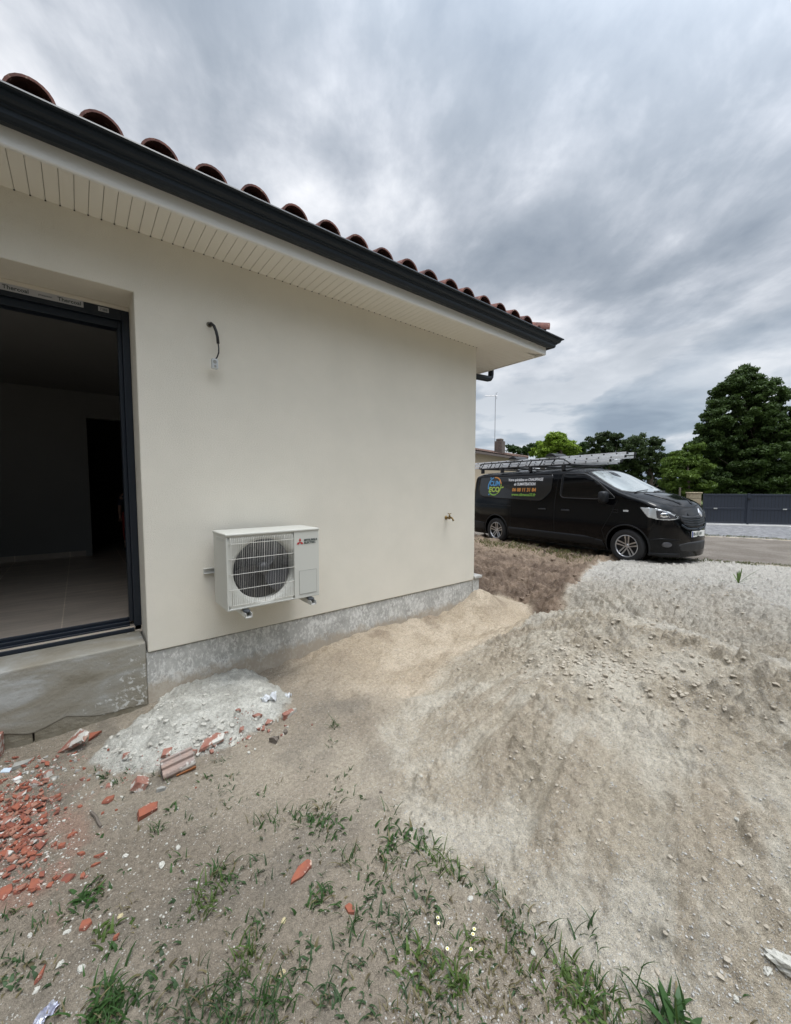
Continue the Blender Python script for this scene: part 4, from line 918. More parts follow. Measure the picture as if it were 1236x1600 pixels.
# local x along the eave, local y away from the camera
MB().box((-8,.45,-.1),(L0-.5,6.6,EZ-.05)).build('wall',M['beige'],nb)
MB().box((-8.4,-.02,EZ-.16),(L0,.06,EZ-.04)).build('gutter',M['chim'],nb)
MB().box((-8.4,.07,EZ-.09),(L0-.1,.449,EZ-.055)).build('soffit',M['dark'],nb)
rp=.20; RIDY=3.5; hipx=L0-3.3
vs=[];fs=[];nxr=int((L0+8.4)/.04)
for i in range(nxr+1):
    x=-8.4+(L0+8.4)*i/nxr; ym=RIDY if x<hipx else RIDY*max(0,(L0-x))/(L0-hipx)
    for j in range(9): y=ym*j/8; vs.append((x,y,EZ+y*rp+.035*abs(math.sin(math.pi*x/.24))+.012*(j%2)))
fs=[(i*9+j,i*9+9+j,i*9+10+j,i*9+j+1) for i in range(nxr) for j in range(8)]
b0=len(vs); vs+=[(-8.4,RIDY,EZ+RIDY*rp),(hipx,RIDY,EZ+RIDY*rp),(L0,0,EZ),(L0,7,EZ),(-8.4,7,EZ)]; fs+=[(b0,b0+1,b0+3,b0+4),(b0+1,b0+2,b0+3)]
MB().add(vs,fs).build('roof',M['oldtile'],nb)
rt=MB().tube([(-8.4,RIDY,EZ+RIDY*rp+.03),(hipx,RIDY,EZ+RIDY*rp+.03),(L0,0,EZ+.06)],.10,8); rt.build('ridge_tiles',M['oldtile'],nb)
inv=nb.matrix_basis.inverted()
cp_=inv@Vector(dep(781,690,18*k_)); cw=.24
ch=MB().box((cp_.x-cw,cp_.y-cw,EZ+.1),(cp_.x+cw,cp_.y+cw,cp_.z+.02)); cho=ch.build('chimney',M['chim'],nb,bevel=.02)
MB().box((cp_.x-cw*.75,cp_.y-cw*.75,cp_.z+.02),(cp_.x+cw*.75,cp_.y+cw*.75,cp_.z+.17)).build('chimney_cap',M['chim'],cho,bevel=.06,seg=3)
an=tag(empty('tv_antenna',nb.matrix_basis@Vector((cp_.x,cp_.y+.32,cp_.z-.4)),math.radians(-38)),'tall thin television antenna on a mast beside the chimney','antenna')
hm=dep(779,617,18*k_)[2]-an.location.z
MB().tube([(0,0,0),(0,0,hm)],.017,6).build('mast',M['mast'],an)
t=MB().tube([(-.62,0,hm-.05),(.10,0,hm-.05)],.018,5); t.build('boom',M['mast'],an)
for q in np.linspace(-.60,-.05,9): MB().tube([(q,-.12,hm-.05),(q,.12,hm-.05)],.010,4).build('element',M['mast'],an)
for s_ in (-1,1): MB().tube([(.06,-.2,hm-.05+.17*s_),(.06,.2,hm-.05+.17*s_)],.008,4).tube([(.05,0,hm-.05),(.06,0,hm-.05+.17*s_)],.008,4).build('reflector',M['mast'],an)
# ------------------------------------------------------------------ trees
def leaves(clumps,n_per,size,cols,squash=.7,seed=1,upbias=.35,elong=1.7):
    r=np.random.RandomState(seed); Pv=[];Cv=[]
    for (c,rad) in clumps:
        n=int(n_per*2.8*(rad**1.7)); 
        # each clump is a handful of sprays
        ns=max(12,int(34*rad**1.4)); sd=r.normal(size=(ns,3)); sd/=np.linalg.norm(sd,axis=1)[:,None]; sd*=rad*1.28*r.uniform(.1,1,(ns,1))**.6; sd[:,2]*=squash; tone=r.uniform(0,1,ns)
        k=r.randint(0,ns,n); d=r.normal(size=(n,3)); d/=np.linalg.norm(d,axis=1)[:,None]; d*=(max(.22,rad*.30)*r.uniform(.2,1,(n,1))**.5); d[:,2]*=squash*.75
        p=np.array(c)+sd[k]+d
        nrm=r.normal(size=(n,3))*.7+np.array([0,0,upbias])+d/(rad*.42)*.6; nrm/=np.linalg.norm(nrm,axis=1)[:,None]
        t=r.normal(size=(n,3)); t-=nrm*(t*nrm).sum(1)[:,None]; t/=np.linalg.norm(t,axis=1)[:,None]; b=np.cross(nrm,t); s_=size*r.uniform(.55,1.25,(n,1))
        q=np.stack([p-t*s_*elong*.5,p+b*s_*.35,p+t*s_*elong*.5,p-b*s_*.35],1); Pv.append(q.reshape(-1,3))
        m=np.clip(tone[k]*.6+r.uniform(0,.5,n),0,1)[:,None]; col=np.array(cols[0])*(1-m)+np.array(cols[1])*m; Cv.append(np.repeat(col,4,0))
    return np.concatenate(Pv),np.concatenate(Cv)
def leafmesh(name,P,Cc,parent,m=None):
    me=bpy.data.meshes.new(name); n=len(P); me.vertices.add(n); me.vertices.foreach_set('co',P.ravel()); me.loops.add(n); me.loops.foreach_set('vertex_index',np.arange(n,dtype=np.int32)); me.polygons.add(n//4); me.polygons.foreach_set('loop_start',np.arange(0,n,4,dtype=np.int32)); me.update(calc_edges=True)
    a=me.attributes.new('Col','FLOAT_COLOR','POINT'); a.data.foreach_set('color',np.c_[Cc,np.ones(n)].ravel().astype(np.float32)); me.materials.append(m or M['leaf'])
    o=bpy.data.objects.new(name,me); COL.objects.link(o)
    if parent: o.parent=parent
    return o
def tree(name,label,cat,clp,D,n_per,size,cols,base_px,seed,group=None,squash=.7,trunk=.2,dj=.5,elong=1.7,fork=None,leafy=1.0):
    r=random.Random(seed); b=dep(base_px,800,D); base=Vector((b[0],b[1],.0)); o=tag(empty(name,base),label,cat,group)
    cl=[]
    for (px,py,pr) in clp:
        rad=pr/F*D; dd=D+r.uniform(-1,1)*rad*1.2*dj*2; p=dep(px,py,dd); cl.append((np.array([p[0]-base.x,p[1]-base.y,p[2]-base.z]),rad))
    extra=[]
    cen=np.mean([c for c,_ in cl],0)
    for c,rad in cl:   # the far side of the crown
        q=c.copy(); off=FW*np.array([1,1,0]); q=q+off*rad*r.uniform(.8,1.8); extra.append((q,rad*1.15))
    P,Cc=leaves(cl+extra,n_per,size,cols,squash,seed,elong=elong); leafmesh('crown',P,Cc,o)
    t=MB(); zt_=max(c[2] for c,_ in cl); zl=min(c[2] for c,_ in cl); top_=Vector((cen[0],cen[1],zt_*.8))
    t.tube([(0,0,-.1),(top_.x*.3+.05,top_.y*.3,zl*.6+.1),(top_.x*.8,top_.y*.8,(zl+zt_)*.5),tuple(top_)],[trunk*1.2,trunk,trunk*.6,trunk*.15],9)
    for i,(c,rad) in enumerate(cl):
        if i%3: continue
        h=max(.3,c[2]*.45); f=h/top_.z; s_=Vector((top_.x*f,top_.y*f,h)); e_=s_+(Vector(c)-s_)*.8; m_=(s_+e_)/2+Vector((r.uniform(-.2,.2),r.uniform(-.2,.2),-.1*rad)); t.tube([s_,m_,e_],[trunk*.25,trunk*.15,trunk*.05],6)
    t.build('trunk',M['bark'],o,smooth=True); return o
big=[(1158,581,4),(1177,578,4),(1166,573,3),(1148,588,4),(1131,604,5),(1214,597,5),(1230,611,5),(1121,630,5),(1116,644,5),(1109,664,5),(1099,690,6),(1192,594,5),(1160,590,8),(1150,598,9),(1178,590,9),(1168,606,13),(1188,610,13),(1210,608,11),(1224,625,9),(1137,612,9),(1127,628,8),(1143,632,13),(1165,632,18),(1195,632,18),(1216,640,14),(1120,648,9),(1128,662,13),(1150,660,20),(1185,662,24),(1215,668,20),(1240,650,18),(1112,678,12),(1132,692,18),(1160,695,24),(1195,700,26),(1230,695,22),(1104,703,13),(1120,722,20),(1150,735,24),(1190,740,26),(1230,738,24),(1265,690,30),(1265,740,30),(1112,748,18),(1300,700,30),(1310,750,30),(1145,765,20),(1180,762,26),(1215,762,26),(1250,765,26),(1165,715,28),(1200,720,30),(1185,685,26),(1170,745,28)]
tree('broadleaf_tree','tall dark green tree with layered branches behind the right end of the gate','tree',big,22,1800,.105,((.024,.048,.010),(.078,.125,.030)),1190,5,'trees behind the road',squash=.80,trunk=.11)
bush=[(1088,700,9),(1078,712,11),(1062,722,10),(1092,728,15),(1070,742,14),(1050,732,8),(1082,762,14),(1062,768,12),(1098,760,12),(1076,785,9),(1055,755,9)]
tree('bushy_tree','light green bushy tree between the van and the tall dark tree','tree',bush,20.5,1500,.12,((.05,.09,.014),(.14,.21,.035)),1075,6,'trees behind the road',trunk=.12)
oakA=[(932,688,8),(945,682,8),(958,688,12),(966,682,6),(940,702,13),(962,706,15),(980,698,9),(928,712,10),(972,722,15),(940,722,14)]
tree('oak_tree','dark round crowned tree just right of the bright green one','tree',oakA,30,700,.13,((.020,.038,.011),(.062,.092,.030)),955,7,'trees behind the road',trunk=.22)
oakB=[(990,690,8),(1004,685,8),(1020,688,8),(1030,692,6),(1000,703,15),(1024,708,13),(1040,715,8),(1014,724,16),(990,728,14),(1034,734,12),(1046,722,5),(1000,742,11),(1046,738,8)]
tree('oak_tree','dark spreading tree with bare forked trunk seen above the windscreen','tree',oakB,28,700,.12,((.022,.042,.012),(.072,.105,.034)),1012,8,'trees behind the road',trunk=.22)
hedge=[(1050,752,14),(1066,764,14),(1032,760,13),(1082,762,14),(1095,770,14),(1020,770,14),(1110,765,14),(1000,765,13),(980,760,13),(1045,775,12),(1125,770,14),(1150,770,14),(1180,772,14),(1215,770,14)]
tree('hedge','dark dense hedge filling the gap below the trees','hedge',hedge,33,300,.2,((.012,.024,.009),(.03,.05,.018)),1050,9,None,trunk=.1)
lime=[(870,688,12),(862,698,14),(885,695,13),(899,702,11),(850,706,10),(875,708,15),(893,712,12),(864,682,6),(881,683,6),(872,678,4)]
tree('young_tree','bright yellow green tree above the van roof','tree',lime,32,420,.18,((.12,.20,.018),(.26,.36,.05)),875,10,'trees behind the road',trunk=.2)
dk=[(836,700,9),(846,697,8),(828,706,8),(912,700,9),(917,695,5),(815,704,7),(806,702,6),(798,700,5),(905,708,10)]
tree('far_tree','dark tree crowns behind the bright green tree','tree',dk,42,220,.24,((.02,.045,.012),(.05,.09,.022)),845,11,'trees behind the road',trunk=.25)
# trees hidden behind the van and house so that the place does not end there
for k,(x_,y_) in enumerate(((34,14),(40,4),(38,-6),(30,24),(22,30))):
    pts=[]
    r=random.Random(40+k); cl=[(np.array([r.uniform(-2,2),r.uniform(-2,2),r.uniform(1.6,3.3)]),r.uniform(.8,1.3)) for _ in range(14)]
    o=tag(empty('far_tree',(x_,y_,0)),['low tree far behind the hedge','low tree beyond the gate','low tree behind the tall dark tree','low tree behind the old tiled house','low tree far left behind the cream house'][k],'tree','low trees far beyond the road')
    P,Cc=leaves(cl,160,.3,((.02,.04,.012),(.05,.085,.025)),.7,50+k); leafmesh('crown',P,Cc,o); MB().tube([(0,0,-.1),(.1,0,1.5),(0,.1,3)],[.25,.2,.05],8).build('trunk',M['bark'],o)

# unseen hedges added behind the camera to dim low sky and van reflections
for k,(x_,y_,L_,rz_,hh) in enumerate(((1,-9.5,11,0,6.6),(-8,-6.5,8,1.1,6.6),(11.5,-11.5,9,.2,5.6),(21,-14,8,.2,4.0))):
    r=random.Random(80+k); cl=[]
    for i in range(44): a_=r.uniform(-L_/2,L_/2); cl.append((np.array([a_*math.cos(rz_)+r.uniform(-.5,.5),a_*math.sin(rz_)+r.uniform(-.5,.5),r.uniform(.6,hh)]),r.uniform(.9,1.3)))
    o=tag(empty('hedge',(x_,y_,0)),['unseen hedge added behind the camera to dim the low sky','unseen hedge added behind the camera on the house side','added hedge out of view beyond the sand heap','added hedge out of view along the road past the sand heap'][k],'hedge','unseen hedges added to dim the low sky')
    P,Cc=leaves(cl,24,.42,((.02,.04,.012),(.05,.085,.025)),.8,90+k); leafmesh('foliage',P,Cc,o); MB().tube([(0,0,-.1),(.1,0,1.5),(0,.1,hh*.8)],[.16,.12,.05],8).build('trunk',M['bark'],o)
# ------------------------------------------------------------------ rubble
def chunk(name,label,cat,px,py,size,m,rz=0,tilt=0,tx=0,seed=0,sink=.35,poly=None,group=None,rough=.12,slab=False,up=0.0):
    """broken angular piece: an irregular polygon prism with chipped corners, lying on the ground at a point"""
    r=random.Random(seed*31+5); a,b,h=size; p=onG(px,py)
    if poly is None:
        n=r.choice((3,4,4,5)); poly=[]
        for k in range(n):
            an=2*math.pi*(k+r.uniform(-.25,.25))/n; poly.append((math.cos(an)*r.uniform(.78,1.3),math.sin(an)*r.uniform(.78,1.3)))
    bm=bmesh.new(); lo=[bm.verts.new((u_*a/2,v_*b/2,-h/2)) for u_,v_ in poly]; hi=[bm.verts.new((u_*a/2*r.uniform(.86,1),v_*b/2*r.uniform(.86,1),h/2*r.uniform(.8,1.1))) for u_,v_ in poly]; n=len(poly)
    bm.faces.new(lo[::-1]); bm.faces.new(hi)
    for i in range(n): bm.faces.new((lo[i],lo[(i+1)%n],hi[(i+1)%n],hi[i]))
    big_=max(a,b)>.045
    if big_:
        bmesh.ops.triangulate(bm,faces=bm.faces); bmesh.ops.subdivide_edges(bm,edges=bm.edges[:],cuts=2 if max(a,b)<.2 else 4,use_grid_fill=True)
        s_=1/max(a,b)
        for v_ in bm.verts:
            q=v_.co; k=rough*h; v_.co+=Vector((math.sin(q.x*s_*19+seed)+math.sin(q.z*s_*31),math.sin(q.y*s_*23+seed*2),math.sin(q.x*s_*27+q.y*s_*21)))*k*.30+Vector((r.uniform(-1,1),r.uniform(-1,1),r.uniform(-1,1)))*k*.16
    bmesh.ops.recalc_face_normals(bm,faces=bm.faces); me=bpy.data.meshes.new(name); bm.to_mesh(me); bm.free(); me.materials.append(m)
    o=bpy.data.objects.new(name,me); COL.objects.link(o); o.rotation_euler=(tx,tilt,rz); o.location=p+Vector((0,0,h*(.5-sink)+up)); tag(o,label,cat,group); return o
R_=math.radians
TERR=[M['terra'],M['terra'],mat('terracotta_dull',(.23,.072,.042),.9,var=(.16,.06,.045),vscale=30),mat('terracotta_dusty',(.31,.17,.12),.95,var=(.26,.10,.065),vscale=40),M['terrapl']]
chunk('tile_shard','triangular red tile shard splashed with white plaster leaning at the wall foot','shard',116,1168,(.20,.13,.022),M['terrapl'],R_(-38),R_(-30),R_(30),1,0,[(-1,-.7),(.9,-.8),(1,.1),(.3,.9)],up=.035)
chunk('tile_shard','plain orange red shard behind the plaster splashed triangular one','shard',147,1153,(.09,.045,.02),M['terra'],R_(18),R_(-10),R_(20),2,0,up=.01)
hb=tag(empty('hollow_brick',onG(279,1203)+Vector((0,0,.035)),R_(-16)),'big dusty broken hollow brick piece with grooves and an orange end','brick'); hb.rotation_euler=(R_(38),R_(-8),R_(-4))
t=MB(); pr=[(-.052,-.03),(-.047,.022),(-.034,.034),(-.022,.034),(-.014,.018),(-.004,.018),(.002,.034),(.014,.034),(.022,.018),(.032,.018),(.038,.030),(.050,.024),(.054,-.028)]
t.prism(pr,'x',-.078,.078); t.build('shell',M['brickgrey'],hb,bevel=.004)
t=MB().prism([(-.03,-.020),(-.03,.012),(-.002,.014),(-.002,-.018)],'x',-.081,-.0785).prism([(.008,-.018),(.008,.014),(.036,.012),(.036,-.016)],'x',-.081,-.0785); t.build('hole_shade',M['dark'],hb)  # dark plates on the end stand for the shaded holes
chunk('end_face','','',0,0,(.01,.01,.01),M['terra']) if False else None
t=MB().box((-.02,-.0575,-.03),(.076,-.0535,.012)); t.build('broken_edge',mat('fresh_orange_brick',(.50,.20,.07),.9,var=(.36,.16,.08),vscale=30),hb,bevel=.002)
chunk('brick_piece','broken brick piece with bright red streak beside the big hollow brick','brick',221,1229,(.085,.075,.045),M['terrapl'],R_(35),R_(25),R_(25),3,.15)
chunk('brick_piece','flat red brick piece lying alone in front of the big hollow brick','brick',231,1271,(.10,.055,.030),M['terra'],R_(22),R_(6),R_(16),4,.1,[(-1,-.5),(.6,-1),(1,.3),(.5,1),(-.7,.8)])
chunk('tile_slab','long flat red slab with dusty top at the foot of the plaster heap','slab',330,1162,(.165,.075,.020),M['terrapl'],R_(10),R_(-5),R_(14),5,.1,[(-1,-.6),(.7,-1),(1,-.2),(.6,.9),(-.5,.8)],up=.008)
chunk('brick_piece','small red brick with white plaster end right of the plaster heap','brick',450,1119,(.095,.04,.038),M['terrapl'],R_(20),R_(4),R_(8),6,.2,[(-1,-1),(.9,-1),(1,.8),(-.8,1)])
chunk('plaster_lump','white plaster end stuck beside the small red brick','plaster',460,1113,(.035,.035,.03),M['plaster'],0,0,0,7,.1)
chunk('tile_shard','curved orange tile shard lying in the middle of the grass','shard',470,1364,(.115,.045,.018),M['terra'],R_(15),R_(-4),R_(12),8,.1,[(-1,-.35),(-.2,-.9),(.7,-.9),(1,-.2),(.8,.6),(0,.85),(-.8,.2)])
chunk('tile_shard','small orange shard in the grass below the curved one','shard',547,1422,(.03,.045,.012),M['terra'],R_(10),0,0,9,.2,[(-1,-.3),(0,-1),(1,-.4),(.7,.8),(-.6,.9)])
chunk('grey_stone','small grey stone tucked under the big hollow brick','stone',251,1235,(.055,.024,.02),M['greyrock'],R_(-10),0,0,10,.2)
chunk('grey_slab','grey mortar slab among the red shards near the left edge','slab',33,1197,(.12,.05,.018),M['greyrock'],R_(42),R_(10),R_(10),11,.1)
chunk('ceramic_shard','pale blue ceramic shard at the left edge of the rubble','shard',10,1205,(.05,.032,.008),mat('glazed_blue',(.50,.58,.66),.3),R_(-25),R_(5),R_(10),12,0,[(-1,-.8),(1,-1),(.9,.9),(-.9,1)])
chunk('ceramic_shard','white ceramic shard next to the pale blue one','shard',27,1218,(.042,.026,.008),mat('glazed_white',(.62,.62,.60),.35),R_(15),R_(3),R_(8),13,0)
for (x_,y_,a,b,h_,lab,sd_) in ((262,1177,.085,.05,.02,'dusty pink slab lying behind the big hollow brick',41),(402,1122,.055,.04,.03,'reddish white lump below the crumpled plastic',42),(420,1132,.05,.035,.028,'red chunk at the right foot of the plaster heap',43),(378,1143,.045,.035,.025,'red and white chunk on the front edge of the plaster heap',44),(372,1112,.03,.02,.02,'small upright red piece on top of the plaster heap',45),(196,1183,.05,.035,.022,'red piece at the left foot of the plaster heap',46),(300,1178,.05,.03,.022,'reddish piece between the hollow brick and the long slab',47),(75,1212,.06,.045,.03,'chunky red piece among the shards by the threshold',48),(55,1228,.055,.04,.03,'dark red chunk above the dense shards',49)):
    chunk('brick_piece',lab,'brick',x_,y_,(a,b,h_),M['terrapl'],R_(random.uniform(-40,40)),R_(random.uniform(-20,20)),R_(random.uniform(-5,25)),sd_,.1)
hk=tag(empty('hollow_brick',onG(2,1180)+Vector((-.05,.0,.06)),R_(-8)),'red hollow brick with dark holes cut by the left edge','brick')
t=MB().box((-.09,-.05,-.06),(.055,.05,.065)); t.build('shell',M['terrapl'],hk,bevel=.005)
for zz_ in (-.035,.005): MB().box((.012,-.0525,zz_),(.045,-.0502,zz_+.028)).build('hole_shade',M['dark'],hk)  # dark plates drawn in place of shaded hollows
for (x_,y_,a,b,lab,sd_) in ((8,1397,.055,.07,'large red shard at the left edge below the dense shards',21),(33,1390,.04,.045,'red shard left of the tall pointed one',22),(54,1384,.045,.075,'tall pointed red shard near the left edge',23),(133,1447,.040,.036,'orange shard standing alone near the white flakes',24),(182,1465,.028,.017,'tiny orange shard beside a grass tuft',25),(63,1523,.022,.055,'narrow orange sliver in the lower left corner',26),(155,1338,.045,.018,'thin red splinter among the white crumbs',27),(127,1335,.03,.016,'flat pink red chip left of the white crumbs',28),(150,1352,.03,.012,'dark red splinter beside the white crumbs',29),(130,1370,.017,.032,'upright narrow red chip above the grass tuft',30),(48,1416,.022,.02,'lone orange chip below the pointed red shard',31),(98,1322,.026,.028,'red shard just right of the dense red pile',32),(112,1306,.036,.024,'red shard on grey dirt right of the pile',33),(85,1320,.034,.026,'lower right shard of the dense red pile',34),(170,1250,.05,.06,'bent red shard left of the flat brick piece',35),(88,1246,.03,.06,'upright red shard above the dense pile',36)):
    chunk('tile_shard',lab,'shard',x_,y_,(a,b,.010),M['terra'],R_(random.uniform(-40,40)),R_(random.uniform(-12,12)),R_(random.uniform(-12,12)),sd_,.1)
r=random.Random(99); cnt=0
lab='small broken red tile shard in the dense pile at the left edge'
while cnt<285:
    x_=r.gauss(28,34); y_=r.gauss(1285,46)
    if not(-12<x_<118 and 1180<y_<1395): continue
    if x_>75 and r.random()<.5: continue
    s_=r.uniform(.012,.05)*(1 if r.random()<.6 else .7); chunk('red_shard',lab,'shard',x_,y_,(s_,s_*r.uniform(.5,1),r.uniform(.004,.007)),r.choice(TERR),r.uniform(0,3.1),r.uniform(-.5,.5),r.uniform(-.4,.4),100+cnt,.0,group='red tile shards in the dense pile',up=r.uniform(0,.014)); cnt+=1
for i in range(60):
    t_=r.random(); x_=20+t_*170+r.gauss(0,14); y_=1215-t_*25+r.gauss(0,14)+ (30 if x_>120 else 0)*r.random()
    s_=r.uniform(.012,.034); chunk('dusty_shard','dusty red brick fragment strewn along the foot of the threshold','fragment',x_,y_,(s_,s_*r.uniform(.5,1),r.uniform(.006,.014)),r.choice((M['terrapl'],M['terra'],M['greyrock'],M['plaster'])),r.uniform(0,3.1),r.uniform(-.4,.4),r.uniform(-.4,.4),400+i,.1,group='brick fragments along the threshold')
for i in range(34):
    x_=r.gauss(395,38); y_=1150-(x_-395)*.35+r.gauss(0,9)
    s_=r.uniform(.012,.034); chunk('dusty_shard','red and white fragment at the right edge of the plaster heap','fragment',x_,y_,(s_,s_*r.uniform(.5,1),r.uniform(.008,.018)),r.choice((M['terrapl'],M['terrapl'],M['plaster'])),r.uniform(0,3.1),r.uniform(-.4,.4),r.uniform(-.4,.4),500+i,.1,group='fragments at the edge of the plaster heap')
for i in range(44):
    x_=r.gauss(170,60); y_=r.gauss(1235,30)
    if y_<1185 or x_<70: continue
    s_=r.uniform(.008,.022); chunk('dusty_shard','tiny fragment scattered between the big bricks and the red pile','fragment',x_,y_,(s_,s_*r.uniform(.5,1),r.uniform(.004,.01)),r.choice((M['terra'],M['plaster'],M['plaster'],M['greyrock'])),r.uniform(0,3.1),0,0,600+i,.2,group='tiny fragments between bricks and red pile')
def lump(name,label,cat,px,py,size,m,seed,rz=0):
    r4=np.random.RandomState(seed); bm=bmesh.new(); bmesh.ops.create_icosphere(bm,subdivisions=3,radius=1)
    for v_ in bm.verts:
        q=v_.co; k=1+.5*float(fbm(np.array([q.x*1.5+seed*1.37]),np.array([q.y*1.5+q.z*1.9]),4,.7)[0])+r4.uniform(-.05,.05); v_.co=Vector((q.x*size[0]/2,q.y*size[1]/2,q.z*size[2]/2))*k
    me=bpy.data.meshes.new(name); bm.to_mesh(me); bm.free(); me.materials.append(m); o=bpy.data.objects.new(name,me); COL.objects.link(o); o.location=onG(px,py)+Vector((0,0,size[2]*.15)); o.rotation_euler=(0,0,rz); tag(o,label,cat); return o
for (x_,y_,s_,lab,sd_,mm) in ((253,1352,.038,'largest white plaster lump on the dirt between grass tufts','a',M['plaster']),(196,1338,.030,'white plaster lump left of the crumbs','b',M['plaster']),(165,1333,.026,'white plaster lump beside the thin red splinter','c',M['plaster']),(278,1325,.03,'white plaster lump near the upper crumbs','d',M['plaster']),(105,1457,.026,'white flake left of the lone orange shard','e',M['plaster']),(47,1462,.024,'white flake at the left under the grass','f',M['plaster']),(94,1507,.028,'white flake below the lone orange shard','g',M['plaster']),(127,1514,.034,'long white flake in the lower left','h',M['plaster']),(57,1548,.024,'lowest white flake above the foil','i',M['plaster']),(170,1391,.014,'small white crumb on the dirt','j',M['plaster']),(172,1429,.013,'small white crumb below the grass tuft','k',M['plaster']),(443,1440,.028,'pale yellow stone left of the small orange shard','l',M['yellowst']),(441,1521,.026,'pale yellow upright stone near the bottom grass','m',M['yellowst']),(188,1432,.026,'buff stone beside a grass tuft','n',M['yellowst']),(735,1405,.030,'white stone at the foot of the sand heap','o',M['plaster']),(832,1488,.026,'white chip among weeds below the heap','p',M['plaster']),(471,1500,.012,'tiny white pebble near the bottom','q',M['plaster']),(556,1130,.01,'tiny white pebble on the sand','r',M['plaster']),(1152,1281,.024,'pale lump on the heap face','s',M['plaster']),(1150,1561,.024,'white pebble low on the heap','t',M['plaster']),(693,1280,.022,'grey pebble at the heap foot','u',M['greyrock']),(595,1238,.020,'dark pebble on the sand path','v',M['wood']),(658,1213,.02,'white pebble left of the heap clods','w',M['plaster']),(930,1150,.012,'tiny white pebble on the heap','x',M['plaster'])):
    lump('plaster_lump' if mm is M['plaster'] else 'stone',lab,'stone' if mm is not M['plaster'] else 'plaster',x_,y_,(s_*.78,s_*.56,s_*.42),mm,ord(sd_),r.uniform(0,3))
# white plaster block cut by the right edge
lump('plaster_lump','big rough white plaster lump cut by the right edge on the heap','plaster',1228,1508,(.095,.05,.04),M['plaster'],77,R_(-75)); lump('plaster_lump','white plaster crumb beside the big rough lump at the right edge','plaster',1200,1518,(.035,.02,.018),M['plaster'],78,0)
st=MB().tube([(-.055,.0,.012),(-.01,.003,.012),(.03,-.002,.007),(.065,-.004,.003)],[.0065,.006,.006,.005],7); so_=st.build('stick',M['wood'],None); so_.location=onG(150,1281); so_.rotation_euler=(0,0,R_(-72)); tag(so_,'short dark stick lying on the dirt below the brick pieces','stick')
def crumple(name,label,cat,px,py,a,b,h,m,rz,seed):
    r2=np.random.RandomState(seed); n=11; X,Y=np.meshgrid(np.linspace(-1,1,n),np.linspace(-1,1,n),indexing='ij'); Z=fbm(X*1.8+seed,Y*1.8,3)*h*1.6+h*.35+r2.uniform(-.12,.12,X.shape)*h
    X=X+r2.uniform(-.07,.07,X.shape)+.25*fbm(Y*2+seed,X,2); Y=Y+r2.uniform(-.07,.07,X.shape); vs=np.stack([X.ravel()*a/2,Y.ravel()*b/2,Z.ravel()],1)
    mb=MB().add(vs,[(i*n+j,i*n+n+j,i*n+n+j+1,i*n+j+1) for i in range(n-1) for j in range(n-1)]); o=mb.build(name,m,None); o.location=onG(px,py); o.rotation_euler=(0,0,rz); s_=o.modifiers.new('t','SOLIDIFY'); s_.thickness=.0012; tag(o,label,cat); return o
M['plast']=mat('white_sheet',(.66,.68,.70),.35)
crumple('plastic_scrap','crumpled white plastic scrap at the end of the plaster heap','plastic',420,1092,.10,.05,.03,M['plast'],R_(-10),3)
crumple('plastic_scrap','small glossy white plastic scrap next to the crumpled one','plastic',450,1088,.045,.035,.02,M['plast'],R_(20),5)
crumple('foil_wrapper','crumpled silver and violet wrapper at the bottom left corner','wrapper',72,1588,.055,.035,.016,M['foil'],R_(30),8)
# ------------------------------------------------------------------ clods on the heap and fine crumbs (nobody could count them)
def scatter(name,label,cat,pts,smin,smax,m,seed,flat=.7,mix=None):
    r2=np.random.RandomState(seed); ico=bmesh.new(); bmesh.ops.create_icosphere(ico,subdivisions=1,radius=1); bv=np.array([v.co[:] for v in ico.verts]); bf=np.array([[v.index for v in f.verts] for f in ico.faces]); ico.free()
    V=[];Fc=[]; b=0
    for (x_,y_,k) in pts:
        s_=smin+(smax-smin)*r2.rand()**4*k; v=bv*(1+r2.uniform(-.28,.28,(len(bv),1)))*s_*np.array([r2.uniform(.7,1.2),r2.uniform(.7,1.2),flat]); a=r2.rand()*6.3; c_,s2=math.cos(a),math.sin(a)
        v=np.c_[v[:,0]*c_-v[:,1]*s2,v[:,0]*s2+v[:,1]*c_,v[:,2]]+np.array([x_,y_,H(x_,y_)+s_*.05]); V.append(v); Fc.append(bf+b); b+=len(bv)
    V=np.concatenate(V); Fc=np.concatenate(Fc); me=bpy.data.meshes.new(name); me.from_pydata(V.tolist(),[],Fc.tolist()); me.materials.append(m); o=bpy.data.objects.new(name,me); COL.objects.link(o); tag(o,label,cat,kind='stuff'); return o
def in_region(p,k):
    a=np.array(p); g=fields(a[:,0],a[:,1])[3]; return [q for q,w_ in zip(p,g) if w_==k]
r2=np.random.RandomState(5); pts=[]
for (cx_,cy_,sx_,sy_,n) in ((930,1040,70,22,500),(1040,1070,60,35,350),(850,1030,50,14,160),(1000,1240,110,60,130),(820,1180,60,25,90),(900,1300,90,60,90),(1130,1360,70,60,130),(1150,1150,70,45,160),(750,1180,40,18,50),(1100,960,90,25,200),(1000,930,60,20,120),(880,1210,60,60,110),(1090,1480,90,50,90)):
    for _ in range(n):
        q=(r2.normal(cx_,sx_),r2.normal(cy_,sy_))
        if q[0]>1290 or q[0]<620 or q[1]>1640 or q[1]<905: continue
        p=onG(*q)
        if p.x<9 and (q[1]<1115 or r2.rand()<.6): pts.append((p.x,p.y,1.0 if q[1]<1115 else .45))
scatter('sand_clods','dried sand clods lying all over the heap face','clods',pts,.003,.020,M['clod'],6,flat=.55)
pts=[]
for _ in range(5200):
    q=(r2.uniform(600,1290),950+r2.rand()**.8*690); p=onG(*q)
    if p.x<7: pts.append((p.x,p.y,1.0))
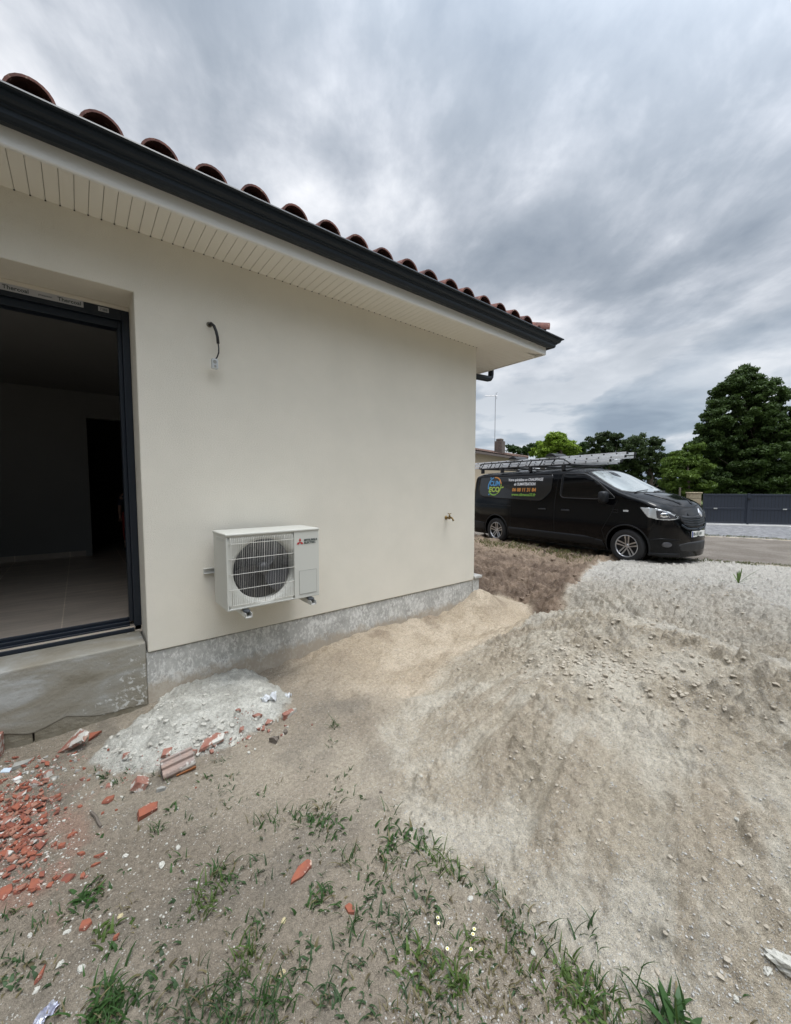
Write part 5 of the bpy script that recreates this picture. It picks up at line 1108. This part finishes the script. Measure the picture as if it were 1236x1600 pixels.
scatter('heap_gravel','pale gravel grains strewn over the sand heap','gravel',pts,.0014,.0050,M['gravelw'],7)
pts=[]
for _ in range(3000):
    q=(r2.uniform(-20,700),1190+r2.rand()*430); p=onG(*q)
    w_=math.exp(-((q[0]-200)/190)**2-((q[1]-1370)/110)**2)
    if r2.rand()<.16+w_: pts.append((p.x,p.y,.4+.8*w_))
scatter('plaster_crumbs','tiny white plaster crumbs peppered over the dirt','crumbs',pts,.0010,.0062,M['plaster'],8)
pts=[]
for _ in range(3200):
    q=(r2.normal(30,38),r2.normal(1285,55))
    if -20<q[0]<200 and 1185<q[1]<1430: p=onG(*q); pts.append((p.x,p.y,1.0))
for _ in range(500):
    t_=r2.rand(); p=onG(20+t_*400+r2.normal()*12,1205-t_*95+r2.normal()*9+(40 if .35<t_<.8 else 0)); pts.append((p.x,p.y,1.0))
scatter('brick_crumbs','crushed red brick crumbs around the rubble','crumbs',pts,.0012,.007,M['terrapl'],12)
pts=[]
for _ in range(500):
    q=(150+300*r2.rand(),1085+100*r2.rand()); p=onG(*q)
    pts.append((p.x,p.y,1.0))
pts=in_region(pts,3)
scatter('plaster_clods','lumps of broken plaster over the plaster heap','clods',pts,.002,.024,M['plaster'],13,flat=.6)
pts=[]
for _ in range(1500):
    pts.append((r2.uniform(4.1,9.0),r2.uniform(-1.4,4.5),1.0))
pts=in_region(pts,2)
scatter('soil_clods','dark soil clods over the brown bank','clods',pts,.006,.05,mat('soil_clod',(.15,.108,.078),.95,var=(.22,.165,.12),vscale=12,bump=[(90,.004)]),14,flat=.6)
pts=[]
for _ in range(2600):
    x_=r2.uniform(5.5,10.4); y_=r2.uniform(-3.1,.4); 
    pts.append((x_,y_,1.0))
pts=in_region(pts,1)
scatter('white_gravel','white crushed gravel along the road edge','gravel',pts,.006,.020,M['gravelw'],9,flat=.6)
# ------------------------------------------------------------------ grass
def blades(clusters,seed):
    r3=np.random.RandomState(seed); P=[];Cc=[]
    for (px,py,n,ln,spread,hue) in clusters:
        base=onG(px,py); wf=1 if hue==3 else r3.choice([1,1,1,1.4,2.2])
        for _ in range(n):
            bx,by=base.x+r3.normal()*spread,base.y+r3.normal()*spread; a=r3.rand()*6.283; L_=ln*r3.uniform(.45,1.2); lean=r3.uniform(.5,1.55); w_=r3.uniform(.0014,.0034)*(1 if ln<.09 else 1.25)
            w_*=wf; L_*=1/wf**.35; lean=min(1.5,lean*wf**.3)
            d=np.array([math.cos(a),math.sin(a),0]); sd=np.array([-d[1],d[0],0]); z0=H(bx,by)-.003; prev=None
            for i in range(5):
                t_=i/4; c_=np.array([bx,by,z0])+d*L_*math.sin(lean*t_)*(.35+.65*t_)+np.array([0,0,L_*t_*math.cos(lean*t_*.92)]); c_[2]=max(c_[2],z0+.002); ww=w_*(1-t_**1.6)+.0002
                cur=(c_-sd*ww,c_+sd*ww)
                if prev is not None: P+= [prev[0],prev[1],cur[1],cur[0]]
                prev=cur
            base_c=np.array([(.038,.082,.022),(.072,.115,.028),(.045,.080,.034),(.15,.128,.068)][hue if r3.rand()>.12 else 3]); base_c=base_c*r3.uniform(.65,1.4); Cc+= [base_c]*16
    return np.array(P),np.array(Cc)
GC=[]
def gc(px,py,n,ln=.06,sp=.018,hue=0): GC.append((px,py,max(2,int(n*(.75 if px<745 else .5))),ln*(.85 if px<745 else .66),sp*1.1,hue))
for a in ((522,1135,26,.075,.02,0),(515,1160,10,.05,.02,0),(548,1205,8,.04,.02,0),(530,1240,14,.05,.03,0),(505,1265,26,.06,.03,0),(490,1285,46,.07,.035,0),(520,1290,34,.06,.035,0),(460,1280,28,.07,.03,0),(425,1282,16,.06,.02,0),(505,1310,30,.05,.035,0),(475,1330,14,.05,.03,0),
 (610,1270,10,.09,.02,0),(615,1310,34,.09,.03,0),(600,1330,20,.06,.03,0),(640,1300,18,.07,.03,0),(665,1330,36,.075,.03,0),(690,1345,36,.08,.03,1),(700,1370,26,.07,.025,1),(720,1365,16,.07,.02,0),(545,1345,30,.07,.025,0),(570,1375,22,.05,.03,0),(620,1350,24,.07,.03,0),
 (640,1385,22,.05,.03,2),(600,1400,20,.05,.03,2),(665,1410,22,.06,.02,2),(515,1405,34,.075,.025,0),(490,1410,20,.06,.025,0),(560,1420,16,.05,.03,2),(620,1440,40,.065,.035,2),(640,1450,26,.06,.03,2),(550,1450,22,.06,.02,0),(540,1480,14,.07,.02,2),(590,1475,16,.05,.03,2),
 (345,1365,34,.07,.025,0),(330,1390,42,.075,.03,1),(355,1380,24,.05,.02,0),(320,1410,30,.07,.025,1),(310,1425,16,.05,.02,1),(290,1340,14,.05,.03,0),(385,1355,26,.06,.03,2),(400,1375,16,.05,.03,2),(410,1290,14,.06,.02,0),(365,1245,14,.045,.03,2),(340,1240,12,.04,.03,2),(405,1238,10,.045,.012,0),(345,1190,14,.04,.02,2),(325,1215,14,.045,.018,0),(360,1215,10,.04,.02,2),
 (245,1298,26,.06,.015,0),(270,1265,16,.045,.015,0),(140,1400,42,.075,.022,0),(130,1420,24,.055,.02,0),(160,1215,16,.06,.012,2),(185,1225,14,.05,.015,2),(170,1455,26,.07,.02,1),(175,1480,16,.05,.02,0),(60,1450,14,.05,.015,0),(12,1432,16,.05,.01,0),(15,1500,30,.05,.03,2),(30,1530,26,.05,.03,2),
 (165,1575,80,.085,.03,0),(180,1590,60,.08,.035,0),(150,1595,50,.08,.03,0),(250,1500,20,.05,.03,2),(240,1590,40,.06,.04,2),(300,1570,44,.065,.035,2),(310,1600,50,.07,.04,2),(355,1555,40,.07,.03,0),(370,1580,56,.07,.04,0),(350,1600,44,.07,.04,2),(430,1550,36,.07,.03,0),(430,1580,54,.07,.035,0),(400,1600,40,.06,.04,2),
 (385,1500,46,.07,.022,1),(395,1465,24,.055,.03,0),(410,1455,12,.05,.02,0),(460,1520,22,.06,.02,2),(515,1555,34,.06,.02,2),(560,1520,20,.05,.02,2),(520,1600,16,.05,.03,2),(580,1590,16,.05,.03,2),(480,1490,14,.05,.02,2),
 (660,1510,70,.065,.035,1),(665,1540,46,.06,.04,2),(715,1535,60,.07,.022,1),(740,1480,50,.05,.03,1),(680,1450,24,.05,.03,2),(665,1590,50,.05,.05,2),(700,1590,40,.05,.05,2),(640,1600,40,.05,.05,3),(740,1590,40,.05,.05,3),
 (745,1385,24,.05,.02,0),(765,1400,28,.06,.02,0),(790,1430,44,.07,.025,0),(805,1445,54,.075,.025,0),(820,1470,40,.07,.025,0),(775,1470,20,.05,.03,3),(785,1490,20,.06,.02,3),(850,1470,16,.10,.02,2),(900,1455,8,.12,.02,2),(940,1470,10,.12,.02,0),(925,1460,6,.12,.02,2),
 (830,1510,44,.06,.04,3),(860,1530,60,.07,.04,1),(885,1520,54,.08,.035,1),(900,1545,70,.08,.035,1),(930,1560,64,.09,.03,0),(880,1570,70,.07,.05,1),(910,1590,80,.08,.05,1),(950,1590,80,.09,.04,1),(980,1590,44,.10,.04,0),(840,1580,60,.06,.05,3),(800,1550,40,.05,.05,3),(790,1590,44,.05,.05,3),(1000,1560,14,.13,.02,0),(1040,1575,34,.12,.02,0),(1060,1590,40,.12,.03,0),
 (770,1545,20,.05,.04,3),(690,1500,18,.05,.03,3),(760,1520,20,.05,.04,3)): gc(*a)
r=random.Random(3)
for _ in range(260):   # stray sprigs
    q=(r.uniform(-10,860),r.uniform(1200,1610))
    if q[0]>640+(q[1]-1290)*.95 and q[1]>1290 or (q[0]>600 and q[1]<1300): continue
    if q[0]<120 and q[1]<1400: continue
    gc(q[0],q[1],r.randint(2,7),r.uniform(.018,.045),.008,r.choice((0,2,2,3)))
for _ in range(150): gc(r.uniform(-700,1250),r.uniform(1625,2300),r.randint(8,40),r.uniform(.03,.075),r.uniform(.012,.035),r.choice((0,1,2,3)))
P,Cc=blades(GC,4); g_=leafmesh('grass',P,Cc,None,M['grass']); tag(g_,'patchy green grass and weeds growing through the sandy dirt','grass',kind='stuff')
# grass along the far edges: road edge and soil bank
FC=[]
P2=[]
def far_tufts(pts,ln,seed,hues,n=16,sp=.06):
    r3=np.random.RandomState(seed); P=[];Cc=[]
    for (x_,y_) in pts:
        for _ in range(n):
            bx,by=x_+r3.normal()*sp,y_+r3.normal()*sp; a=r3.rand()*6.28; L_=ln*r3.uniform(.5,1.2); z0=H(bx,by); d=np.array([math.cos(a),math.sin(a),0])*L_*.5; w_=np.array([-d[1],d[0],0])*.07/max(.05,ln)*.06
            b_=np.array([bx,by,z0-.01]); w_=np.array([-math.sin(a),math.cos(a),0])*.005; P+=[b_-w_,b_+w_,b_+d*.5+w_*.6+[0,0,L_*.6],b_+d*1.1+[0,0,L_*.85]]; Cc+=[np.array(hues[r3.randint(len(hues))])*r3.uniform(.7,1.3)]*4
    return np.array(P),np.array(Cc)
rr_=random.Random(8); pts=[]
for k in range(120): px=745+rr_.random()*150; py=847+max(0,(px-745))*.14+rr_.uniform(-3,3); p=onG(px,py); pts.append((p.x,p.y))
for px,py in ((880,868),(886,872),(893,876),(872,866),(899,878),(905,872),(912,870),(920,873)): p=onG(px,py); pts+=[(p.x,p.y)]*2
P,Cc=far_tufts(pts,.10,3,((.16,.16,.06),(.10,.14,.05),(.26,.22,.12)),10,.10); tag(leafmesh('verge_grass',P,Cc,None,M['grass']),'dry yellowish grass on top of the brown soil bank beside the van','grass',kind='stuff')
pts=[]
for k in range(150): y_=rr_.uniform(-4,1); pts.append((float(xat(ROADN,np.array([y_]))[0])+rr_.uniform(-.12,.05),y_))
for k in range(110): y_=rr_.uniform(-4,2); pts.append((float(xat(ROADF,np.array([y_]))[0])+rr_.uniform(.1,.6),y_))
P,Cc=far_tufts(pts,.06,4,((.10,.12,.045),(.16,.15,.07),(.08,.11,.035)),10,.08); tag(leafmesh('roadside_grass',P,Cc,None,M['grass']),'short grass fringe along both edges of the tarmac road','grass',kind='stuff')
# single plants
pl_=onG(1154,911); o=tag(empty('weed',pl_),'lone green weed with long arching stems on top of the sand heap','plant')
def blade_mesh(specs):
    mb=MB()
    for (a,L_,lean,w_,drop) in specs:
        d=Vector((math.cos(a),math.sin(a),0)); s_=Vector((-d.y,d.x,0)); vs=[]
        for i in range(8):
            t_=i/7; c_=d*L_*math.sin(lean)*t_+Vector((0,0,L_*(math.cos(lean)*t_-drop*t_*t_))); ww=w_*(math.sin(math.pi*min(1,.12+t_*.88))**.7); vs+=[c_-s_*ww,c_+s_*ww]
        mb.add(vs,[(i*2,i*2+1,i*2+3,i*2+2) for i in range(7)])
    return mb
gr1=mat('weed_green',(.10,.17,.035),.5); gr2=mat('weed_dark',(.045,.10,.03),.5)
a0=math.atan2(-RT[1],-RT[0])
blade_mesh([(a0,.55,1.25,.006,.35),(a0+math.pi,.85,1.05,.006,.62),(a0+2.9,.40,.75,.006,.15)]).build('stem',gr2,o)
blade_mesh([(a0+.5,.22,.35,.013,.05),(a0+1.5,.26,.2,.013,.0),(a0+2.4,.2,.4,.013,.05),(a0+4,.22,.3,.013,.05),(a0+5,.18,.5,.013,.1)]).build('leaf',gr1,o)
pl_=onG(1062,1612); o=tag(empty('weed',pl_+Vector((0,0,-.03))),'leafy dark green weed at the bottom edge below the sand heap','plant')
blade_mesh([(k*.9+.3,.10+.02*(k%3),.5+.12*(k%4),.012,.1) for k in range(9)]).build('leaf',gr2,o)
blade_mesh([(a0+.2,.16,.15,.004,0)]).build('stem',gr1,o)
for k,(px,py,lb) in enumerate(((684,1437,'upper left daisy of the pair above the grass tuft'),(685,1446,'lower daisy of the upper left pair'),(741,1455,'topmost daisy of the right hand three'),(739,1463,'middle daisy of the right hand three'),(736,1487,'lowest daisy in the grass tuft'),(699,1486,'small yellow daisy standing alone between the tufts'))):
    p=onG(px,py+6); o=tag(empty('daisy',p),lb,'flower','yellow and white daisies in the grass'); h=.022
    MB().tube([(0,0,0),(.002,0,h)],.0008,5).build('stem',gr1,o)
    t=MB()
    for q in range(10): a=q*.628; c_,s_=math.cos(a),math.sin(a); t.add([(c_*.002,s_*.002,h),(c_*.006-s_*.0022,s_*.006+c_*.0022,h+.001),(c_*.0085,s_*.0085,h+.0005),(c_*.006+s_*.0022,s_*.006-c_*.0022,h+.001)],[(0,1,2,3)])
    po_=t.build('petals',M['petal'],o); t=MB().lathe([(0,h+.003),(.003,h+.002),(.0042,h)],10,(0,0,0),'z'); t.build('disc',M['pollen'],o)
    o.scale=(.8,.8,1); 
# rusty root clod at the edge of the plaster heap
chunk('root_clod','dark rusty root clod in the sand right of the plaster heap','clod',428,1160,(.07,.05,.04),M['wood'],.4,0,0,88,.4,rough=.5); chunk('root_clod','small dark earth lump beside the root clod','clod',446,1146,(.04,.03,.03),M['wood'],.9,0,0,89,.4,rough=.5)
# ------------------------------------------------------------------ person in the far doorway
per=tag(empty('person',(.66,4.72,FZ),R_(-95)),'child in dark top and red trousers standing in the dark inner doorway','person')
def skin_mesh(name,verts,edges,radii,m,parent,root=0,sub=1):
    me=bpy.data.meshes.new(name); me.from_pydata(verts,edges,[]); o=bpy.data.objects.new(name,me); COL.objects.link(o); o.modifiers.new('s','SKIN'); s_=o.modifiers.new('u','SUBSURF'); s_.levels=s_.render_levels=sub
    for i,rad in enumerate(radii): me.skin_vertices[0].data[i].radius=rad if isinstance(rad,tuple) else (rad,rad)
    me.skin_vertices[0].data[root].use_root=True
    dg=bpy.context.evaluated_depsgraph_get(); dg.update(); m2=bpy.data.meshes.new_from_object(o.evaluated_get(dg)); bpy.data.objects.remove(o); m2.materials.clear(); m2.materials.append(m); o=bpy.data.objects.new(name,m2); COL.objects.link(o); o.parent=parent
    for p in m2.polygons: p.use_smooth=True
    return o
M['skin']=mat('skin',(.36,.21,.15),.6); M['navy']=mat('navy_cloth',(.02,.025,.045),.9); M['redc']=mat('red_cloth',(.32,.02,.02),.9); M['hair']=mat('hair',(.035,.02,.012),.8)
S_=1.12/1.7
V=[(0,0,.95),(0,0,1.10),(0,0,1.28),(0,0,1.42),(0,0,1.50),(.01,0,1.60),(.01,0,1.69),
 (0,.17,1.38),(.01,.22,1.12),(.05,.22,.88),(.07,.22,.80),(0,-.17,1.38),(.01,-.22,1.12),(.05,-.22,.88),(.07,-.22,.80),
 (0,.10,.90),(.01,.11,.50),(-.01,.11,.09),(.13,.12,.035),(0,-.10,.90),(.01,-.11,.50),(-.01,-.11,.09),(.13,-.12,.035)]
E_=[(0,1),(1,2),(2,3),(3,4),(4,5),(5,6),(3,7),(7,8),(8,9),(9,10),(3,11),(11,12),(12,13),(13,14),(0,15),(15,16),(16,17),(17,18),(0,19),(19,20),(20,21),(21,22)]
Rr=[(.13,.10),(.12,.09),(.14,.10),(.11,.085),.055,(.085,.10),(.07,.085),.055,.042,.03,.028,.055,.042,.03,.028,.085,.058,.042,.035,.085,.058,.042,.035]
skin_mesh('body',[tuple(c*S_ for c in v_) for v_ in V],E_,[tuple(c*S_ for c in q) if isinstance(q,tuple) else q*S_ for q in Rr],M['skin'],per,sub=2)
for sd in (-1,1):
    for k in range(4): t=MB().tube([(x_*S_,y_*S_,z_*S_) for x_,y_,z_ in ((.07,sd*.22+(k-1.5)*.018,.80),(.085,sd*.22+(k-1.5)*.021,.765),(.08,sd*.22+(k-1.5)*.021,.735-.006*(k in (1,2))))],[.008*S_,.008*S_,.006*S_],6); t.build('finger',M['skin'],per,smooth=True)
    t=MB().tube([(x_*S_,y_*S_,z_*S_) for x_,y_,z_ in ((.07,sd*.195,.82),(.10,sd*.185,.79),(.105,sd*.19,.77))],[.009*S_,.009*S_,.007*S_],6); t.build('thumb',M['skin'],per,smooth=True)
TV=[0,1,2,3,7,8,11,12]; ix={a:i for i,a in enumerate(TV)}
skin_mesh('top',[tuple(c*S_ for c in V[i]) for i in TV],[(ix[a],ix[b]) for a,b in E_ if a in ix and b in ix],[tuple(c*S_*1.13 for c in Rr[i]) if isinstance(Rr[i],tuple) else Rr[i]*S_*1.3 for i in TV],M['navy'],per,sub=2)
LV=[0,15,16,19,20]; ix={a:i for i,a in enumerate(LV)}; VV=[list(V[i]) for i in LV]; VV[2][2]=.24; VV[4][2]=.24
skin_mesh('trousers',[tuple(c*S_ for c in q) for q in VV],[(0,1),(1,2),(0,3),(3,4)],[(.145*S_,.12*S_),.10*S_,.068*S_,.10*S_,.068*S_],M['redc'],per,sub=2)
t=MB().lathe([(.0,1.745*S_),(.05*S_,1.735*S_),(.085*S_,1.70*S_),(.098*S_,1.65*S_),(.092*S_,1.60*S_),(.07*S_,1.57*S_)],16,(-.012*S_,0,0),'z'); t.build('hair',M['hair'],per,smooth=True)
for sd in (-1,1): 
    t=MB().tube([(-.05*S_,sd*.11*S_,.04*S_),(.05*S_,sd*.115*S_,.045*S_),(.17*S_,sd*.12*S_,.03*S_)],[.045*S_,.05*S_,.03*S_],10); t.build('shoe',M['black'],per,smooth=True)
    MB().lathe([(0,0),(.009*S_,.0),(.0,.006*S_)],8,(.103*S_,sd*.032*S_,1.615*S_),'x').build('eye',M['ink'],per); MB().tube([(.0,sd*.086*S_,1.60*S_),(.0,sd*.096*S_,1.63*S_)],.014*S_,6).build('ear',M['skin'],per)
MB().tube([(.095*S_,0,1.61*S_),(.118*S_,0,1.585*S_)],[.008*S_,.012*S_],6).build('nose',M['skin'],per); MB().tube([(.098*S_,-.02*S_,1.555*S_),(.10*S_,.02*S_,1.555*S_)],.005*S_,5).build('mouth',M['redc'],per)
